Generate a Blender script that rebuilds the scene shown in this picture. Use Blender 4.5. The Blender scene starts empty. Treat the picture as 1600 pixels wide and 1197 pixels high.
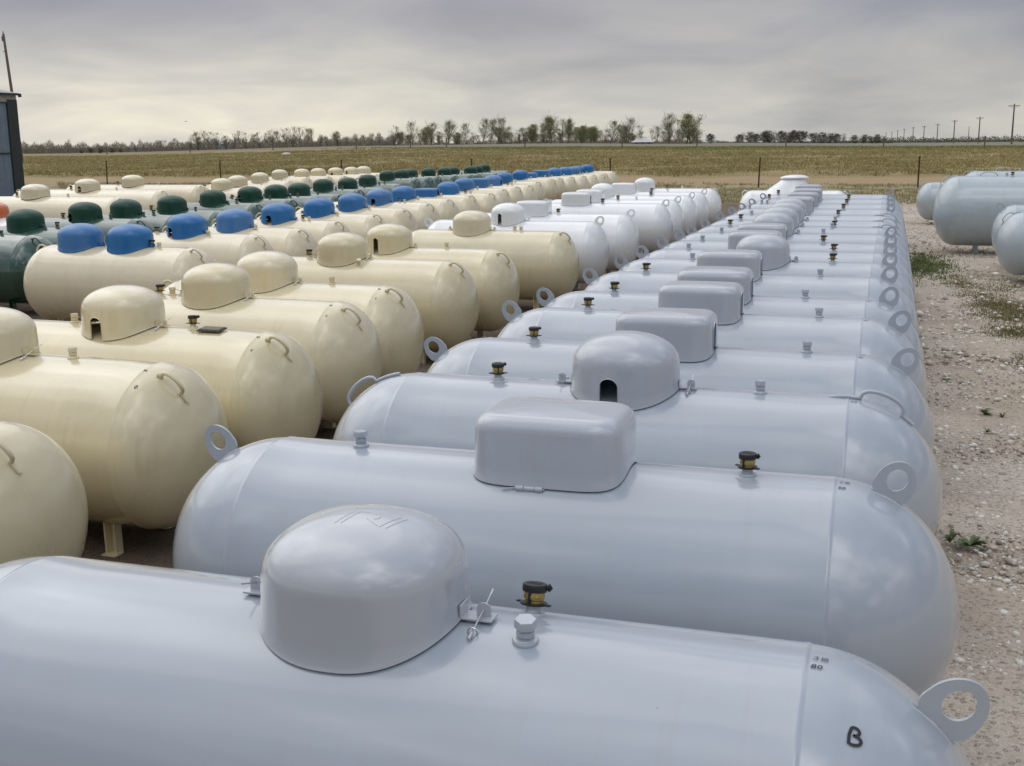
import bpy, bmesh, math, random
import numpy as np
from mathutils import Vector, Matrix
random.seed(7); RNG = np.random.default_rng(11)
SC = bpy.context.scene
COL = SC.collection
PI = math.pi
# ------------------------------------------------------------------ camera
F_PX, PITCH, YAW, CAM_H, ROLL = 1795.7, .207, .306, 2.269, -.010
fw = Vector((-math.sin(YAW)*math.cos(PITCH), math.cos(YAW)*math.cos(PITCH), -math.sin(PITCH)))
rt = Vector((math.cos(YAW), math.sin(YAW), 0)); up = rt.cross(fw)
r2 = rt*math.cos(ROLL) + up*math.sin(ROLL); u2 = up*math.cos(ROLL) - rt*math.sin(ROLL)
cam_d = bpy.data.cameras.new('camera'); cam = bpy.data.objects.new('camera', cam_d); COL.objects.link(cam)
cam_d.sensor_width = 36; cam_d.sensor_fit = 'HORIZONTAL'; cam_d.lens = 36*F_PX/1600
cam_d.clip_start = .05; cam_d.clip_end = 20000
m = Matrix.Identity(4)
for i in range(3):
    m[i][0] = r2[i]; m[i][1] = u2[i]; m[i][2] = -fw[i]; m[i][3] = (0, 0, CAM_H)[i]
cam.matrix_world = m
SC.camera = cam

# ------------------------------------------------------------------ materials
def new_mat(name):
    mt = bpy.data.materials.new(name); mt.use_nodes = True
    nt = mt.node_tree; b = nt.nodes['Principled BSDF']
    return mt, nt, b
def N(nt, typ, **kw):
    n = nt.nodes.new(typ)
    for k, v in kw.items():
        if k in n.inputs.keys(): n.inputs[k].default_value = v
        else: setattr(n, k, v)
    return n
def ramp(nt, stops, fac):
    r = nt.nodes.new('ShaderNodeValToRGB')
    el = r.color_ramp.elements
    while len(el) < len(stops): el.new(.5)
    for e, (p, c) in zip(el, stops):
        e.position = p; e.color = (*c, 1) if len(c) == 3 else c
    nt.links.new(fac, r.inputs['Fac']); return r.outputs['Color']
def mixc(nt, a, b, fac, mode='MIX'):
    mx = nt.nodes.new('ShaderNodeMix'); mx.data_type = 'RGBA'; mx.blend_type = mode
    for sock, v in ((mx.inputs[0], fac), (mx.inputs[6], a), (mx.inputs[7], b)):
        if isinstance(v, (int, float)): sock.default_value = v
        elif isinstance(v, tuple): sock.default_value = (*v, 1)
        else: nt.links.new(v, sock)
    return mx.outputs[2]
def math_n(nt, op, a, b=None, c=None, clamp=False):
    mm = nt.nodes.new('ShaderNodeMath'); mm.operation = op; mm.use_clamp = clamp
    for s, v in zip(mm.inputs, (a, b, c)):
        if v is None: continue
        if isinstance(v, (int, float)): s.default_value = v
        else: nt.links.new(v, s)
    return mm.outputs[0]
def mapr(nt, v, a, b, c=0., d=1.):
    mr = nt.nodes.new('ShaderNodeMapRange'); mr.clamp = True
    mr.inputs['From Min'].default_value = a; mr.inputs['From Max'].default_value = b
    mr.inputs['To Min'].default_value = c; mr.inputs['To Max'].default_value = d
    nt.links.new(v, mr.inputs['Value']); return mr.outputs[0]

def paint(name, col, rough=.3, dirt=(.2, .16, .1), dirt_amt=.25, bump=.0016, coat=.25, var=.06):
    """enamel sprayed on rolled steel: slow waves along the shell, orange peel, dust and runs of grime"""
    mt, nt, b = new_mat(name)
    tc = N(nt, 'ShaderNodeTexCoord'); oi = N(nt, 'ShaderNodeObjectInfo')
    off = N(nt, 'ShaderNodeVectorMath', operation='MULTIPLY_ADD')
    cmb = N(nt, 'ShaderNodeCombineXYZ')
    for i, k in enumerate((37., 17., 53.)):
        nt.links.new(math_n(nt, 'MULTIPLY', oi.outputs['Random'], k), cmb.inputs[i])
    off.inputs[1].default_value = (1, 1, 1)
    nt.links.new(tc.outputs['Object'], off.inputs[0]); nt.links.new(cmb.outputs[0], off.inputs[2])
    mp = N(nt, 'ShaderNodeMapping'); mp.inputs['Scale'].default_value = (.55, 5., 5.)
    nt.links.new(off.outputs[0], mp.inputs['Vector'])
    wav = N(nt, 'ShaderNodeTexNoise', Scale=1., Detail=1., Roughness=.4); nt.links.new(mp.outputs[0], wav.inputs['Vector'])
    blo = N(nt, 'ShaderNodeTexNoise', Scale=2.6, Detail=1., Roughness=.4); nt.links.new(off.outputs[0], blo.inputs['Vector'])
    fin = N(nt, 'ShaderNodeTexNoise', Scale=190., Detail=1.); nt.links.new(off.outputs[0], fin.inputs['Vector'])
    gri = N(nt, 'ShaderNodeTexNoise', Scale=4.5, Detail=4., Roughness=.55); nt.links.new(off.outputs[0], gri.inputs['Vector'])
    spk = N(nt, 'ShaderNodeTexNoise', Scale=46., Detail=3., Roughness=.6); nt.links.new(off.outputs[0], spk.inputs['Vector'])
    dark = tuple(c*(1-var) for c in col); lite = tuple(min(1, c*(1+var)) for c in col)
    c1 = mixc(nt, dark, lite, blo.outputs['Fac'])
    hv = N(nt, 'ShaderNodeHueSaturation'); nt.links.new(c1, hv.inputs['Color']); nt.links.new(math_n(nt, 'MULTIPLY_ADD', oi.outputs['Random'], .09, .955), hv.inputs['Value']); nt.links.new(math_n(nt, 'MULTIPLY_ADD', oi.outputs['Random'], -.16, 1.08), hv.inputs['Saturation']); c1 = hv.outputs['Color']
    dm = math_n(nt, 'MULTIPLY', mapr(nt, gri.outputs['Fac'], .5, .78), dirt_amt)
    c2 = mixc(nt, c1, dirt, dm)
    mp2 = N(nt, 'ShaderNodeMapping'); mp2.inputs['Scale'].default_value = (22., 1.6, 1.6); nt.links.new(off.outputs[0], mp2.inputs['Vector'])
    run = N(nt, 'ShaderNodeTexNoise', Scale=1., Detail=4., Roughness=.6); nt.links.new(mp2.outputs[0], run.inputs['Vector'])
    c2 = mixc(nt, c2, dirt, math_n(nt, 'MULTIPLY', math_n(nt, 'MULTIPLY', mapr(nt, run.outputs['Fac'], .5, .75), mapr(nt, blo.outputs['Fac'], .42, .6)), .05+dirt_amt*.7))
    sm = math_n(nt, 'MULTIPLY', mapr(nt, spk.outputs['Fac'], .75, .77), .4)
    c3 = mixc(nt, c2, tuple(c*.45 for c in col), sm)
    nt.links.new(c3, b.inputs['Base Color'])
    nt.links.new(mapr(nt, gri.outputs['Fac'], .3, .75, rough*.9, rough*1.25), b.inputs['Roughness'])
    hsum = math_n(nt, 'ADD', math_n(nt, 'MULTIPLY', wav.outputs['Fac'], 1.), math_n(nt, 'MULTIPLY', blo.outputs['Fac'], .9))
    hs2 = math_n(nt, 'ADD', hsum, math_n(nt, 'MULTIPLY', fin.outputs['Fac'], .0006))
    bm = N(nt, 'ShaderNodeBump', Strength=1., Distance=bump*2.2); nt.links.new(hs2, bm.inputs['Height'])
    nt.links.new(bm.outputs[0], b.inputs['Normal'])
    b.inputs['Coat Weight'].default_value = coat*3.2; b.inputs['Coat Roughness'].default_value = .10; b.inputs['Coat IOR'].default_value = 1.6
    nt.links.new(bm.outputs[0], b.inputs['Coat Normal'])
    return mt
def plain(name, col, rough=.5, metal=0., nscale=30., var=.25):
    mt, nt, b = new_mat(name)
    tc = N(nt, 'ShaderNodeTexCoord'); no = N(nt, 'ShaderNodeTexNoise', Scale=nscale, Detail=5., Roughness=.6)
    nt.links.new(tc.outputs['Object'], no.inputs['Vector'])
    nt.links.new(mixc(nt, tuple(c*(1-var) for c in col), tuple(min(1, c*(1+var)) for c in col), no.outputs['Fac']), b.inputs['Base Color'])
    b.inputs['Roughness'].default_value = rough; b.inputs['Metallic'].default_value = metal
    return mt
M = {}
M['grey'] = paint('grey_enamel', (.385, .425, .478), .22, (.3, .28, .24), .09)
M['grey_hood'] = paint('grey_hood_enamel', (.42, .448, .495), .24, (.3, .28, .24), .07, bump=.0009)
M['cream'] = paint('cream_enamel', (.70, .61, .395), .24, (.34, .26, .14), .20)
M['cream_pale'] = paint('pale_cream_enamel', (.71, .615, .415), .28, (.3, .25, .16), .14)
M['white'] = paint('white_enamel', (.82, .83, .83), .24, (.4, .36, .3), .10)
M['green'] = paint('dark_green_enamel', (.02, .075, .052), .26, (.20, .24, .20), .25, coat=.2)
M['green_deep'] = paint('deep_green_enamel', (.010, .06, .036), .2, (.1, .12, .1), .15, coat=.3)
M['green_hood'] = paint('green_hood_enamel', (.008, .055, .034), .42, (.1, .12, .1), .06, bump=.0009, coat=.03)
M['green_hood'].node_tree.nodes['Principled BSDF'].inputs['Specular IOR Level'].default_value = .3
M['blue_hood'] = paint('blue_hood_enamel', (.022, .155, .40), .38, (.2, .24, .3), .06, bump=.0009, coat=.08)
M['slate'] = paint('blue_grey_enamel', (.395, .46, .495), .36, (.28, .25, .2), .2)
M['orange_hood'] = paint('orange_hood_enamel', (.62, .13, .02), .35, (.3, .12, .05), .1)
M['brass'] = plain('brass', (.42, .32, .12), .40, 1., 60, .35)
M['rubber'] = plain('black_rubber', (.012, .012, .013), .48, 0, 60, .3)
M['zinc'] = plain('zinc_steel', (.62, .63, .65), .32, 1., 80, .15)
M['plate'] = plain('data_plate_metal', (.09, .08, .06), .4, .6, 80, .4)
M['ink'] = plain('black_ink', (.016, .017, .022), .55, 0, 120, .2)
M['rust'] = plain('rusty_steel', (.07, .042, .03), .8, .2, 20, .4)
M['timber'] = plain('weathered_pole_timber', (.15, .12, .10), .85, 0, 6, .3)
M['bark'] = plain('grey_bark', (.13, .115, .095), .9, 0, 3, .3)
M['twig'] = plain('bare_twigs', (.19, .168, .135), .9, 0, 3, .3)

# ------------------------------------------------------------------ mesh collector
class MB:
    def __init__(s): s.v = []; s.f = []; s.mi = []; s.cur = 0; s.flat = set()
    def add(s, vs, fs, flat=False):
        o = len(s.v); s.v.extend([tuple(p) for p in vs])
        for f in fs:
            if flat: s.flat.add(len(s.f))
            s.f.append(tuple(i+o for i in f)); s.mi.append(s.cur)
    def box(s, c, d, rot=None, bev=0.):
        hx, hy, hz = d[0]/2, d[1]/2, d[2]/2
        bm = bmesh.new(); bmesh.ops.create_cube(bm, size=1)
        for v in bm.verts: v.co = Vector((v.co.x*d[0], v.co.y*d[1], v.co.z*d[2]))
        if bev: bmesh.ops.bevel(bm, geom=bm.edges[:], offset=bev, segments=2, affect='EDGES', profile=.6)
        bm.verts.index_update()
        R = rot.to_matrix() if rot is not None else None
        vs = [(R @ v.co if R else v.co) + Vector(c) for v in bm.verts]
        s.add(vs, [[v.index for v in f.verts] for f in bm.faces], True); bm.free()
    def tube(s, path, rad, n=8, cap=True, flat=False):
        path = [Vector(p) for p in path]; L = len(path)
        rads = rad if isinstance(rad, (list, tuple)) else [rad]*L
        vs = []; a = None
        for i, p in enumerate(path):
            t = (path[min(i+1, L-1)] - path[max(i-1, 0)]).normalized()
            if a is None: a = t.orthogonal().normalized()
            a = (a - t*a.dot(t)).normalized(); b = t.cross(a)
            for k in range(n):
                an = 2*PI*k/n; vs.append(p + (a*math.cos(an) + b*math.sin(an))*rads[i])
        fs = [(i*n+k, i*n+(k+1) % n, (i+1)*n+(k+1) % n, (i+1)*n+k) for i in range(L-1) for k in range(n)]
        if cap: fs += [tuple(range(n))[::-1], tuple((L-1)*n+k for k in range(n))]
        s.add(vs, fs, flat)
    def lathe(s, prof, n=24, c=(0, 0, 0), flat=False, phase=0.):
        vs = []; fs = []
        for (r, z) in prof:
            for k in range(n):
                an = 2*PI*k/n+phase; vs.append((c[0]+r*math.cos(an), c[1]+r*math.sin(an), c[2]+z))
        for i in range(len(prof)-1):
            for k in range(n): fs.append((i*n+k, i*n+(k+1) % n, (i+1)*n+(k+1) % n, (i+1)*n+k))
        fs.append(tuple(range(n))[::-1]); fs.append(tuple((len(prof)-1)*n+k for k in range(n)))
        s.add(vs, fs, flat)
    def mesh(s, name, mats, smooth=True, angle=40):
        me = bpy.data.meshes.new(name); me.from_pydata(s.v, [], s.f)
        for mt in mats: me.materials.append(mt)
        me.polygons.foreach_set('material_index', s.mi)
        sm = [smooth and (i not in s.flat) for i in range(len(s.f))]
        me.polygons.foreach_set('use_smooth', sm); me.update()
        if smooth:
            try: me.set_sharp_from_angle(angle=math.radians(angle))
            except Exception: pass
        return me
def obj(name, me, parent=None, loc=(0, 0, 0), rot=(0, 0, 0), scale=None):
    o = bpy.data.objects.new(name, me); COL.objects.link(o)
    o.location = loc; o.rotation_euler = rot
    if scale is not None: o.scale = scale
    if parent is not None: o.parent = parent
    return o
def tag(o, label=None, cat=None, group=None, kind=None):
    if label: o['label'] = label
    if cat: o['category'] = cat
    if group: o['group'] = group
    if kind: o['kind'] = kind
    return o
def empty(name, loc, rz=0.):
    o = bpy.data.objects.new(name, None); COL.objects.link(o); o.location = loc; o.rotation_euler = (0, 0, rz)
    o.empty_display_size = .2
    return o

# ------------------------------------------------------------------ tank shapes (local: x along the tank, z up from the ground)
class Shape:
    def __init__(s, R, half, hd, cl):
        s.R, s.half, s.hd, s.cl = R, half, hd, cl; s.xs = half - R*hd; s.zc = cl + R
    def r(s, x):
        ax = abs(x)
        if ax <= s.xs: return s.R
        q = min(1., (ax-s.xs)/(s.R*s.hd)); return s.R*math.sqrt(max(0, 1-q*q))
    def pt(s, x, th, lift=0.):
        """surface point, th from the crown towards -y"""
        r = s.r(x); ax = abs(x)
        if ax > s.xs:
            q = (ax-s.xs)/(s.R*s.hd); nx = q/s.hd; nr = math.sqrt(max(1e-6, 1-q*q)); l = math.hypot(nx, nr); nx /= l; nr /= l
            nx = math.copysign(nx, x)
        else: nx, nr = 0., 1.
        nrm = Vector((nx, -math.sin(th)*nr, math.cos(th)*nr))
        return Vector((x, -math.sin(th)*r, s.zc + math.cos(th)*r)) + nrm*lift, nrm
    def shell(s, name, mats, n=112):
        mb = MB(); prof = []
        xs, R, hd = s.xs, s.R, s.hd
        for k in range(1, 27):
            t = PI/2*k/27; prof.append((-xs-R*hd*math.cos(t), R*math.sin(t)-.0018*math.sin(t)))
        prof += [(-xs-.016, R-.0018), (-xs-.010, R-.0016), (-xs-.007, R+.0006), (-xs-.002, R+.0013), (-xs+.003, R+.0011), (-xs+.008, R)]
        for k in range(1, 6): prof.append((-xs+.01+(xs-.01)*k/6, R))
        full = prof + [(0, R)] + [(-x, r) for (x, r) in reversed(prof)]
        vs = [(-s.half, 0, s.zc)]
        for (x, r) in full:
            for k in range(n):
                an = 2*PI*k/n; rr = r + (.0004*(math.sin(k*1.9)+math.sin(k*.83+x)) if r > R+.0005 else 0); vs.append((x, rr*math.sin(an), s.zc+rr*math.cos(an)))
        vs.append((s.half, 0, s.zc)); fs = []
        L = len(full)
        for k in range(n): fs.append((0, 1+k, 1+(k+1) % n))
        for i in range(L-1):
            for k in range(n):
                fs.append((1+i*n+k, 1+(i+1)*n+k, 1+(i+1)*n+(k+1) % n, 1+i*n+(k+1) % n))
        e = len(vs)-1
        for k in range(n): fs.append((e, 1+(L-1)*n+(k+1) % n, 1+(L-1)*n+k))
        mb.add(vs, fs)
        return mb.mesh(name, mats, angle=60)

def hood_mesh(name, mat, kind, R, a, b, hw, ht, notch=None, marks=False):
    """valve hood: wall follows the shell below, origin on the tank axis"""
    NN = 120
    ex = 2.35 if kind == 'oval' else 5.5
    phis = [2*PI*k/NN for k in range(NN)]
    rad = lambda p, aa, bb: (abs(math.cos(p)/aa)**ex + abs(math.sin(p)/bb)**ex)**(-1/ex)
    if notch:
        p0, w, h = notch
        rr = rad(p0, a, b); da = w/2/rr
        extra = [p0+da*q for q in (-1.02, -.985, -.93, -.85, -.7, -.5, -.25, 0, .25, .5, .7, .85, .93, .985, 1.02)]
        phis = [p for p in phis if abs((p-p0+PI) % (2*PI)-PI) > da*1.06] + [p % (2*PI) for p in extra]
        phis.sort()
    n = len(phis); mb = MB(); rings = []
    zb = []
    for p in phis:
        r = rad(p, a, b)*1.015; y = r*math.sin(p)
        z = math.sqrt(max(.01, R*R-y*y))+.007
        if notch:
            d = (p-p0+PI) % (2*PI)-PI; u = abs(d)/da
            if u < 1.0: z = z + h - w/2 + math.sqrt(max(0, (w/2)**2-(u*w/2)**2))
        zb.append(z)
    zw = R+hw
    for i in range(7):
        t = i/6; ring = []
        for p, z0 in zip(phis, zb):
            sc = 1.015-.02*t+(.016 if i == 0 else 0); r = rad(p, a, b)*sc
            ring.append((r*math.cos(p), r*math.sin(p), z0+(zw-z0)*(t if i != 1 else .09)))
        rings.append(ring)
    if kind == 'oval':
        pw = 2.12
        for i in range(1, 17):
            t = PI/2*i/17; sc = .995*math.cos(t)**(2/pw); z = zw+ht*math.sin(t)**(2/pw)
            rings.append([(rad(p, a, b)*sc*math.cos(p), rad(p, a, b)*sc*math.sin(p), z) for p in phis])
        top = zw+ht
    else:
        rr = .058
        for i in range(1, 9):
            t = PI/2*i/8; d = rr*(1-math.cos(t)); z = zw+rr*math.sin(t)
            rings.append([((rad(p, a-d, b-d))*.995*math.cos(p), rad(p, a-d, b-d)*.995*math.sin(p), z) for p in phis])
        for sc in (.8, .55, .3, .12):
            rings.append([(rad(p, a-rr, b-rr)*sc*math.cos(p), rad(p, a-rr, b-rr)*sc*math.sin(p), zw+rr+.012*(1-sc*sc)) for p in phis])
        top = zw+rr+.012
    vs = [q for r in rings for q in r]; fs = []
    for i in range(len(rings)-1):
        for k in range(n): fs.append((i*n+k, i*n+(k+1) % n, (i+1)*n+(k+1) % n, (i+1)*n+k))
    vs.append((0, 0, top)); e = len(vs)-1; i = len(rings)-1
    for k in range(n): fs.append((i*n+k, i*n+(k+1) % n, e))
    # inner skin
    o = len(vs); inner = [(x*.985, y*.985, z-(.004 if j >= 7*n else .0)) for j, (x, y, z) in enumerate(vs)]
    fs2 = [tuple(o+q for q in reversed(f)) for f in fs]
    rim = [(k, o+k, o+(k+1) % n, (k+1) % n) for k in range(n)]
    mb.add(vs+inner, fs+fs2+rim)
    if marks:
        def zt(x, y):
            p = math.atan2(y, x); s = math.hypot(x, y)/rad(p, a, b)/.995
            t = math.acos(min(1, s**(pw/2))); return zw+ht*math.sin(t)**(2/pw)
        for st in MARK_TOP:
            mb.tube([(x+.03, y*.8-.02, zt(x+.03, y*.8-.02)-.0004) for x, y in st], .0017, 6)
    return mb.mesh(name, [mat], angle=50)
def arc(cx, cy, rx, ry, a0, a1, n=10):
    return [(cx+rx*math.cos(math.radians(a0+(a1-a0)*i/n)), cy+ry*math.sin(math.radians(a0+(a1-a0)*i/n))) for i in range(n+1)]
MARK_TOP = [
    [(-.075+.002*i, -.07+.012*i) for i in range(9)], [(-.058+.002*i, -.07+.012*i) for i in range(9)],
    arc(-.02, .0, .045, .03, 120, -40), [(-.005+.007*i, -.022-.006*i) for i in range(7)],
    [(.045+.003*i, -.06+.013*i) for i in range(9)], [(.062+.003*i, -.06+.013*i) for i in range(9)],
    arc(.0, .055, .07, .018, 160, 20)]

def eye_plate(name, mat):
    """oval steel lifting plate with a hole, standing in the x-z plane, foot at the origin"""
    mb = MB(); n = 40; out = []; inn = []
    for k in range(n):
        an = 2*PI*k/n; c, s_ = math.cos(an), math.sin(an)
        w = .068*(1.0 - .10*s_)
        x = w*c; z = .066+.078*s_
        if s_ < -.2: x *= 1.0+.35*(-s_-.2)
        out.append((x, z)); inn.append((.035*c, .075+.041*s_))
    t = .0055; vs = []
    for y in (-t, t): vs += [(x, y, z) for x, z in out] + [(x, y, z) for x, z in inn]
    fs = []
    for k in range(n):
        j = (k+1) % n
        fs += [(k, j, n+j, n+k), (2*n+j, 2*n+k, 3*n+k, 3*n+j), (k, 2*n+k, 2*n+j, j), (n+j, 3*n+j, 3*n+k, n+k)]
    mb.add(vs, fs)
    for y in (-t, t): mb.tube([(-.066+.012*q, y*(1.3+.25*math.sin(q*2.3)), .001-.0035*abs(q-5.5)**1.2*.25) for q in range(12)], .0055, 6)
    return mb.mesh(name, [mat], angle=35)
def rod_loop(name, mat, sh, sgn=1, a0=8, a1=52, h=.075, rad=.0085, lean=0., tail=12, roll=0.):
    """bent steel rod welded to the head: leaves the head, rises in a loop and comes back down (tank coordinates)"""
    mb = MB(); R, hd = sh.R, sh.hd; pts = []
    def hp(al, lift, dy=0.):
        t = math.radians(al); x = sh.xs+R*hd*math.sin(t); z = R*math.cos(t)
        nx, nz = math.sin(t)/hd, math.cos(t); l = math.hypot(nx, nz)
        return Vector((sgn*(x+nx/l*lift), dy, sh.zc+z+nz/l*lift))
    for al in np.linspace(a0-tail, a0-2, 5): pts.append(hp(al, rad*.6))
    for i in range(15):
        t = i/14; al = a0+(a1-a0)*(t-.10*math.sin(2*PI*t)); pts.append(hp(al, rad*.6+h*math.sin(PI*t)**.62, -lean*math.sin(PI*t)))
    for al in np.linspace(a1+2, a1+8, 3): pts.append(hp(al, rad*.5))
    c_, s_ = math.cos(roll), math.sin(roll); pts = [Vector((p.x, p.y*c_-(p.z-sh.zc)*s_, sh.zc+p.y*s_+(p.z-sh.zc)*c_)) for p in pts]
    mb.tube(pts, rad, 10); return mb.mesh(name, [mat], angle=60)

def filler_meshes():
    b = MB()
    b.lathe([(.044, -.012), (.044, .006), (.040, .012), (.030, .014), (.026, .022), (.026, .036)], 28); col = b.mesh('valve_collar', [M['grey']])
    b = MB(); b.lathe([(.030, .034), (.0335, .037), (.0335, .053), (.031, .055), (.031, .058), (.036, .0585), (.036, .082), (.034, .086)], 28)
    b.lathe([(.0375, .060), (.0385, .062), (.0385, .070), (.0375, .072)], 8, flat=True); body = b.mesh('valve_body', [M['brass']], angle=30)
    b = MB(); b.lathe([(.037, .082), (.0415, .083), (.043, .088), (.043, .104), (.0415, .108), (.038, .1095), (.034, .1094), (.012, .1098)], 32)
    for q in range(-1, 2): b.box((.0, .012*q, .1095), (.048, .003, .002))
    b.lathe([(.0395, .037), (.047, .038), (.047, .044), (.0395, .045)], 28)
    b.box((-.052, 0, .041), (.022, .020, .006), bev=.002); b.box((.052, 0, .041), (.022, .020, .006), bev=.002)
    b.tube([(.040, .010, .100), (.050, .013, .106), (.054, .014, .100), (.046, .012, .088)], [.008, .008, .007, .006], 8)
    b.box((0, -.0405, .066), (.009, .005, .05), bev=.002)
    cap = b.mesh('dust_cap', [M['rubber']], angle=30)
    return col, body, cap
def plug_mesh(mat):
    b = MB(); b.lathe([(.043, -.012), (.043, .007), (.040, .012), (.031, .013), (.029, .015), (.029, .020), (.026, .021), (.026, .026), (.0305, .027), (.0305, .044), (.026, .046), (.026, .050)], 28)
    b.lathe([(.031, .050), (.036, .052), (.036, .078), (.034, .081)], 6, flat=True)
    return b.mesh('plug', [mat], angle=30)
def leg_mesh(mat, sh, lx=.075):
    """bent plate foot: web, two flanges and a sole, from the ground up into the underside of the shell"""
    b = MB(); y = .20; ztop = sh.zc-math.sqrt(sh.R**2-y*y)+.03
    b.box((0, 0, ztop/2), (lx, .008, ztop)); b.box((-lx/2+.004, .03, ztop/2+.003), (.008, .052, ztop-.01)); b.box((lx/2-.004, .03, ztop/2+.003), (.008, .052, ztop-.01))
    b.box((0, .045, .004), (lx+.02, .075, .008))
    return b.mesh('leg', [mat], smooth=False)
def bracket_mesh(mat):
    """hasp strap: foot strap with upturned ends and a half-round tongue standing through it"""
    b = MB(); b.box((0, 0, .0), (.085, .055, .005), bev=.001)
    b.box((-.041, 0, .018), (.005, .055, .034), Vector((0, 0, 0)) and None, bev=.001)
    n = 12; out = [(-.019, 0), (.019, 0)] + [(.019*math.cos(PI*k/n), .022+.017*math.sin(PI*k/n)) for k in range(n+1)]
    t = .0025; L = len(out)
    vs = [(x+.014, -t, z) for x, z in out]+[(x+.014, t, z) for x, z in out]
    b.add(vs, [tuple(range(L)), tuple(range(2*L-1, L-1, -1))]+[(k, L+k, L+(k+1) % L, (k+1) % L) for k in range(L)], True)
    b.box((-.012, 0, -.008), (.03, .03, .012))
    return b.mesh('hasp', [mat], smooth=False)
def pin_mesh():
    b = MB(); b.tube([(.014, .075, .046), (.014, 0, .022), (.010, -.085, -.008)], .0028, 8)
    b.tube([(.010+.013*math.cos(a), -.078, -.010+.013*math.sin(a)) for a in np.linspace(0, 2*PI, 15)], .0024, 6, cap=False)
    b.tube([(.010, -.085, -.008), (.0085, -.106, -.016)], .0058, 8)
    return b.mesh('hasp_pin', [M['zinc']])
def hinge_mesh(mat):
    b = MB()
    for x0, x1, r in ((-.05, -.02, .011), (-.018, .022, .0095), (.024, .052, .011)): b.tube([(x0, 0, 0), (x1, 0, 0)], r, 14)
    b.tube([(-.10, -.012, -.004), (-.05, 0, 0), (.06, 0, 0)], .003, 6); b.box((0, .012, .004), (.09, .02, .004))
    return b.mesh('hood_hinge', [mat], angle=35)

SH = {'long': Shape(.475, 1.555, .947, .12), 'std': Shape(.475, 1.30, .65, .12), 'white': Shape(.475, 1.5, .62, .12),
      'big': Shape(.52, 2.35, .62, .15), 'yard': Shape(.50, 1.5, .7, .10), 'wide': Shape(.69, 2.35, .6, .13)}
CACHE = {}
def cached(key, fn):
    if key not in CACHE: CACHE[key] = fn()
    return CACHE[key]
COLLAR, BRASS, CAP = filler_meshes()
PIN = pin_mesh()
def far_filler():
    b = MB(); b.lathe([(.044, -.012), (.044, .008), (.03, .012), (.03, .036)], 14)
    b.cur = 1; b.lathe([(.036, .036), (.036, .08)], 14)
    b.cur = 2; b.lathe([(.047, .036), (.047, .044)], 14); b.lathe([(.043, .08), (.043, .106), (.03, .109)], 14)
    return b.mesh('valve_far', [M['grey'], M['brass'], M['rubber']], angle=30)
FAR_VALVE = far_filler()

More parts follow.
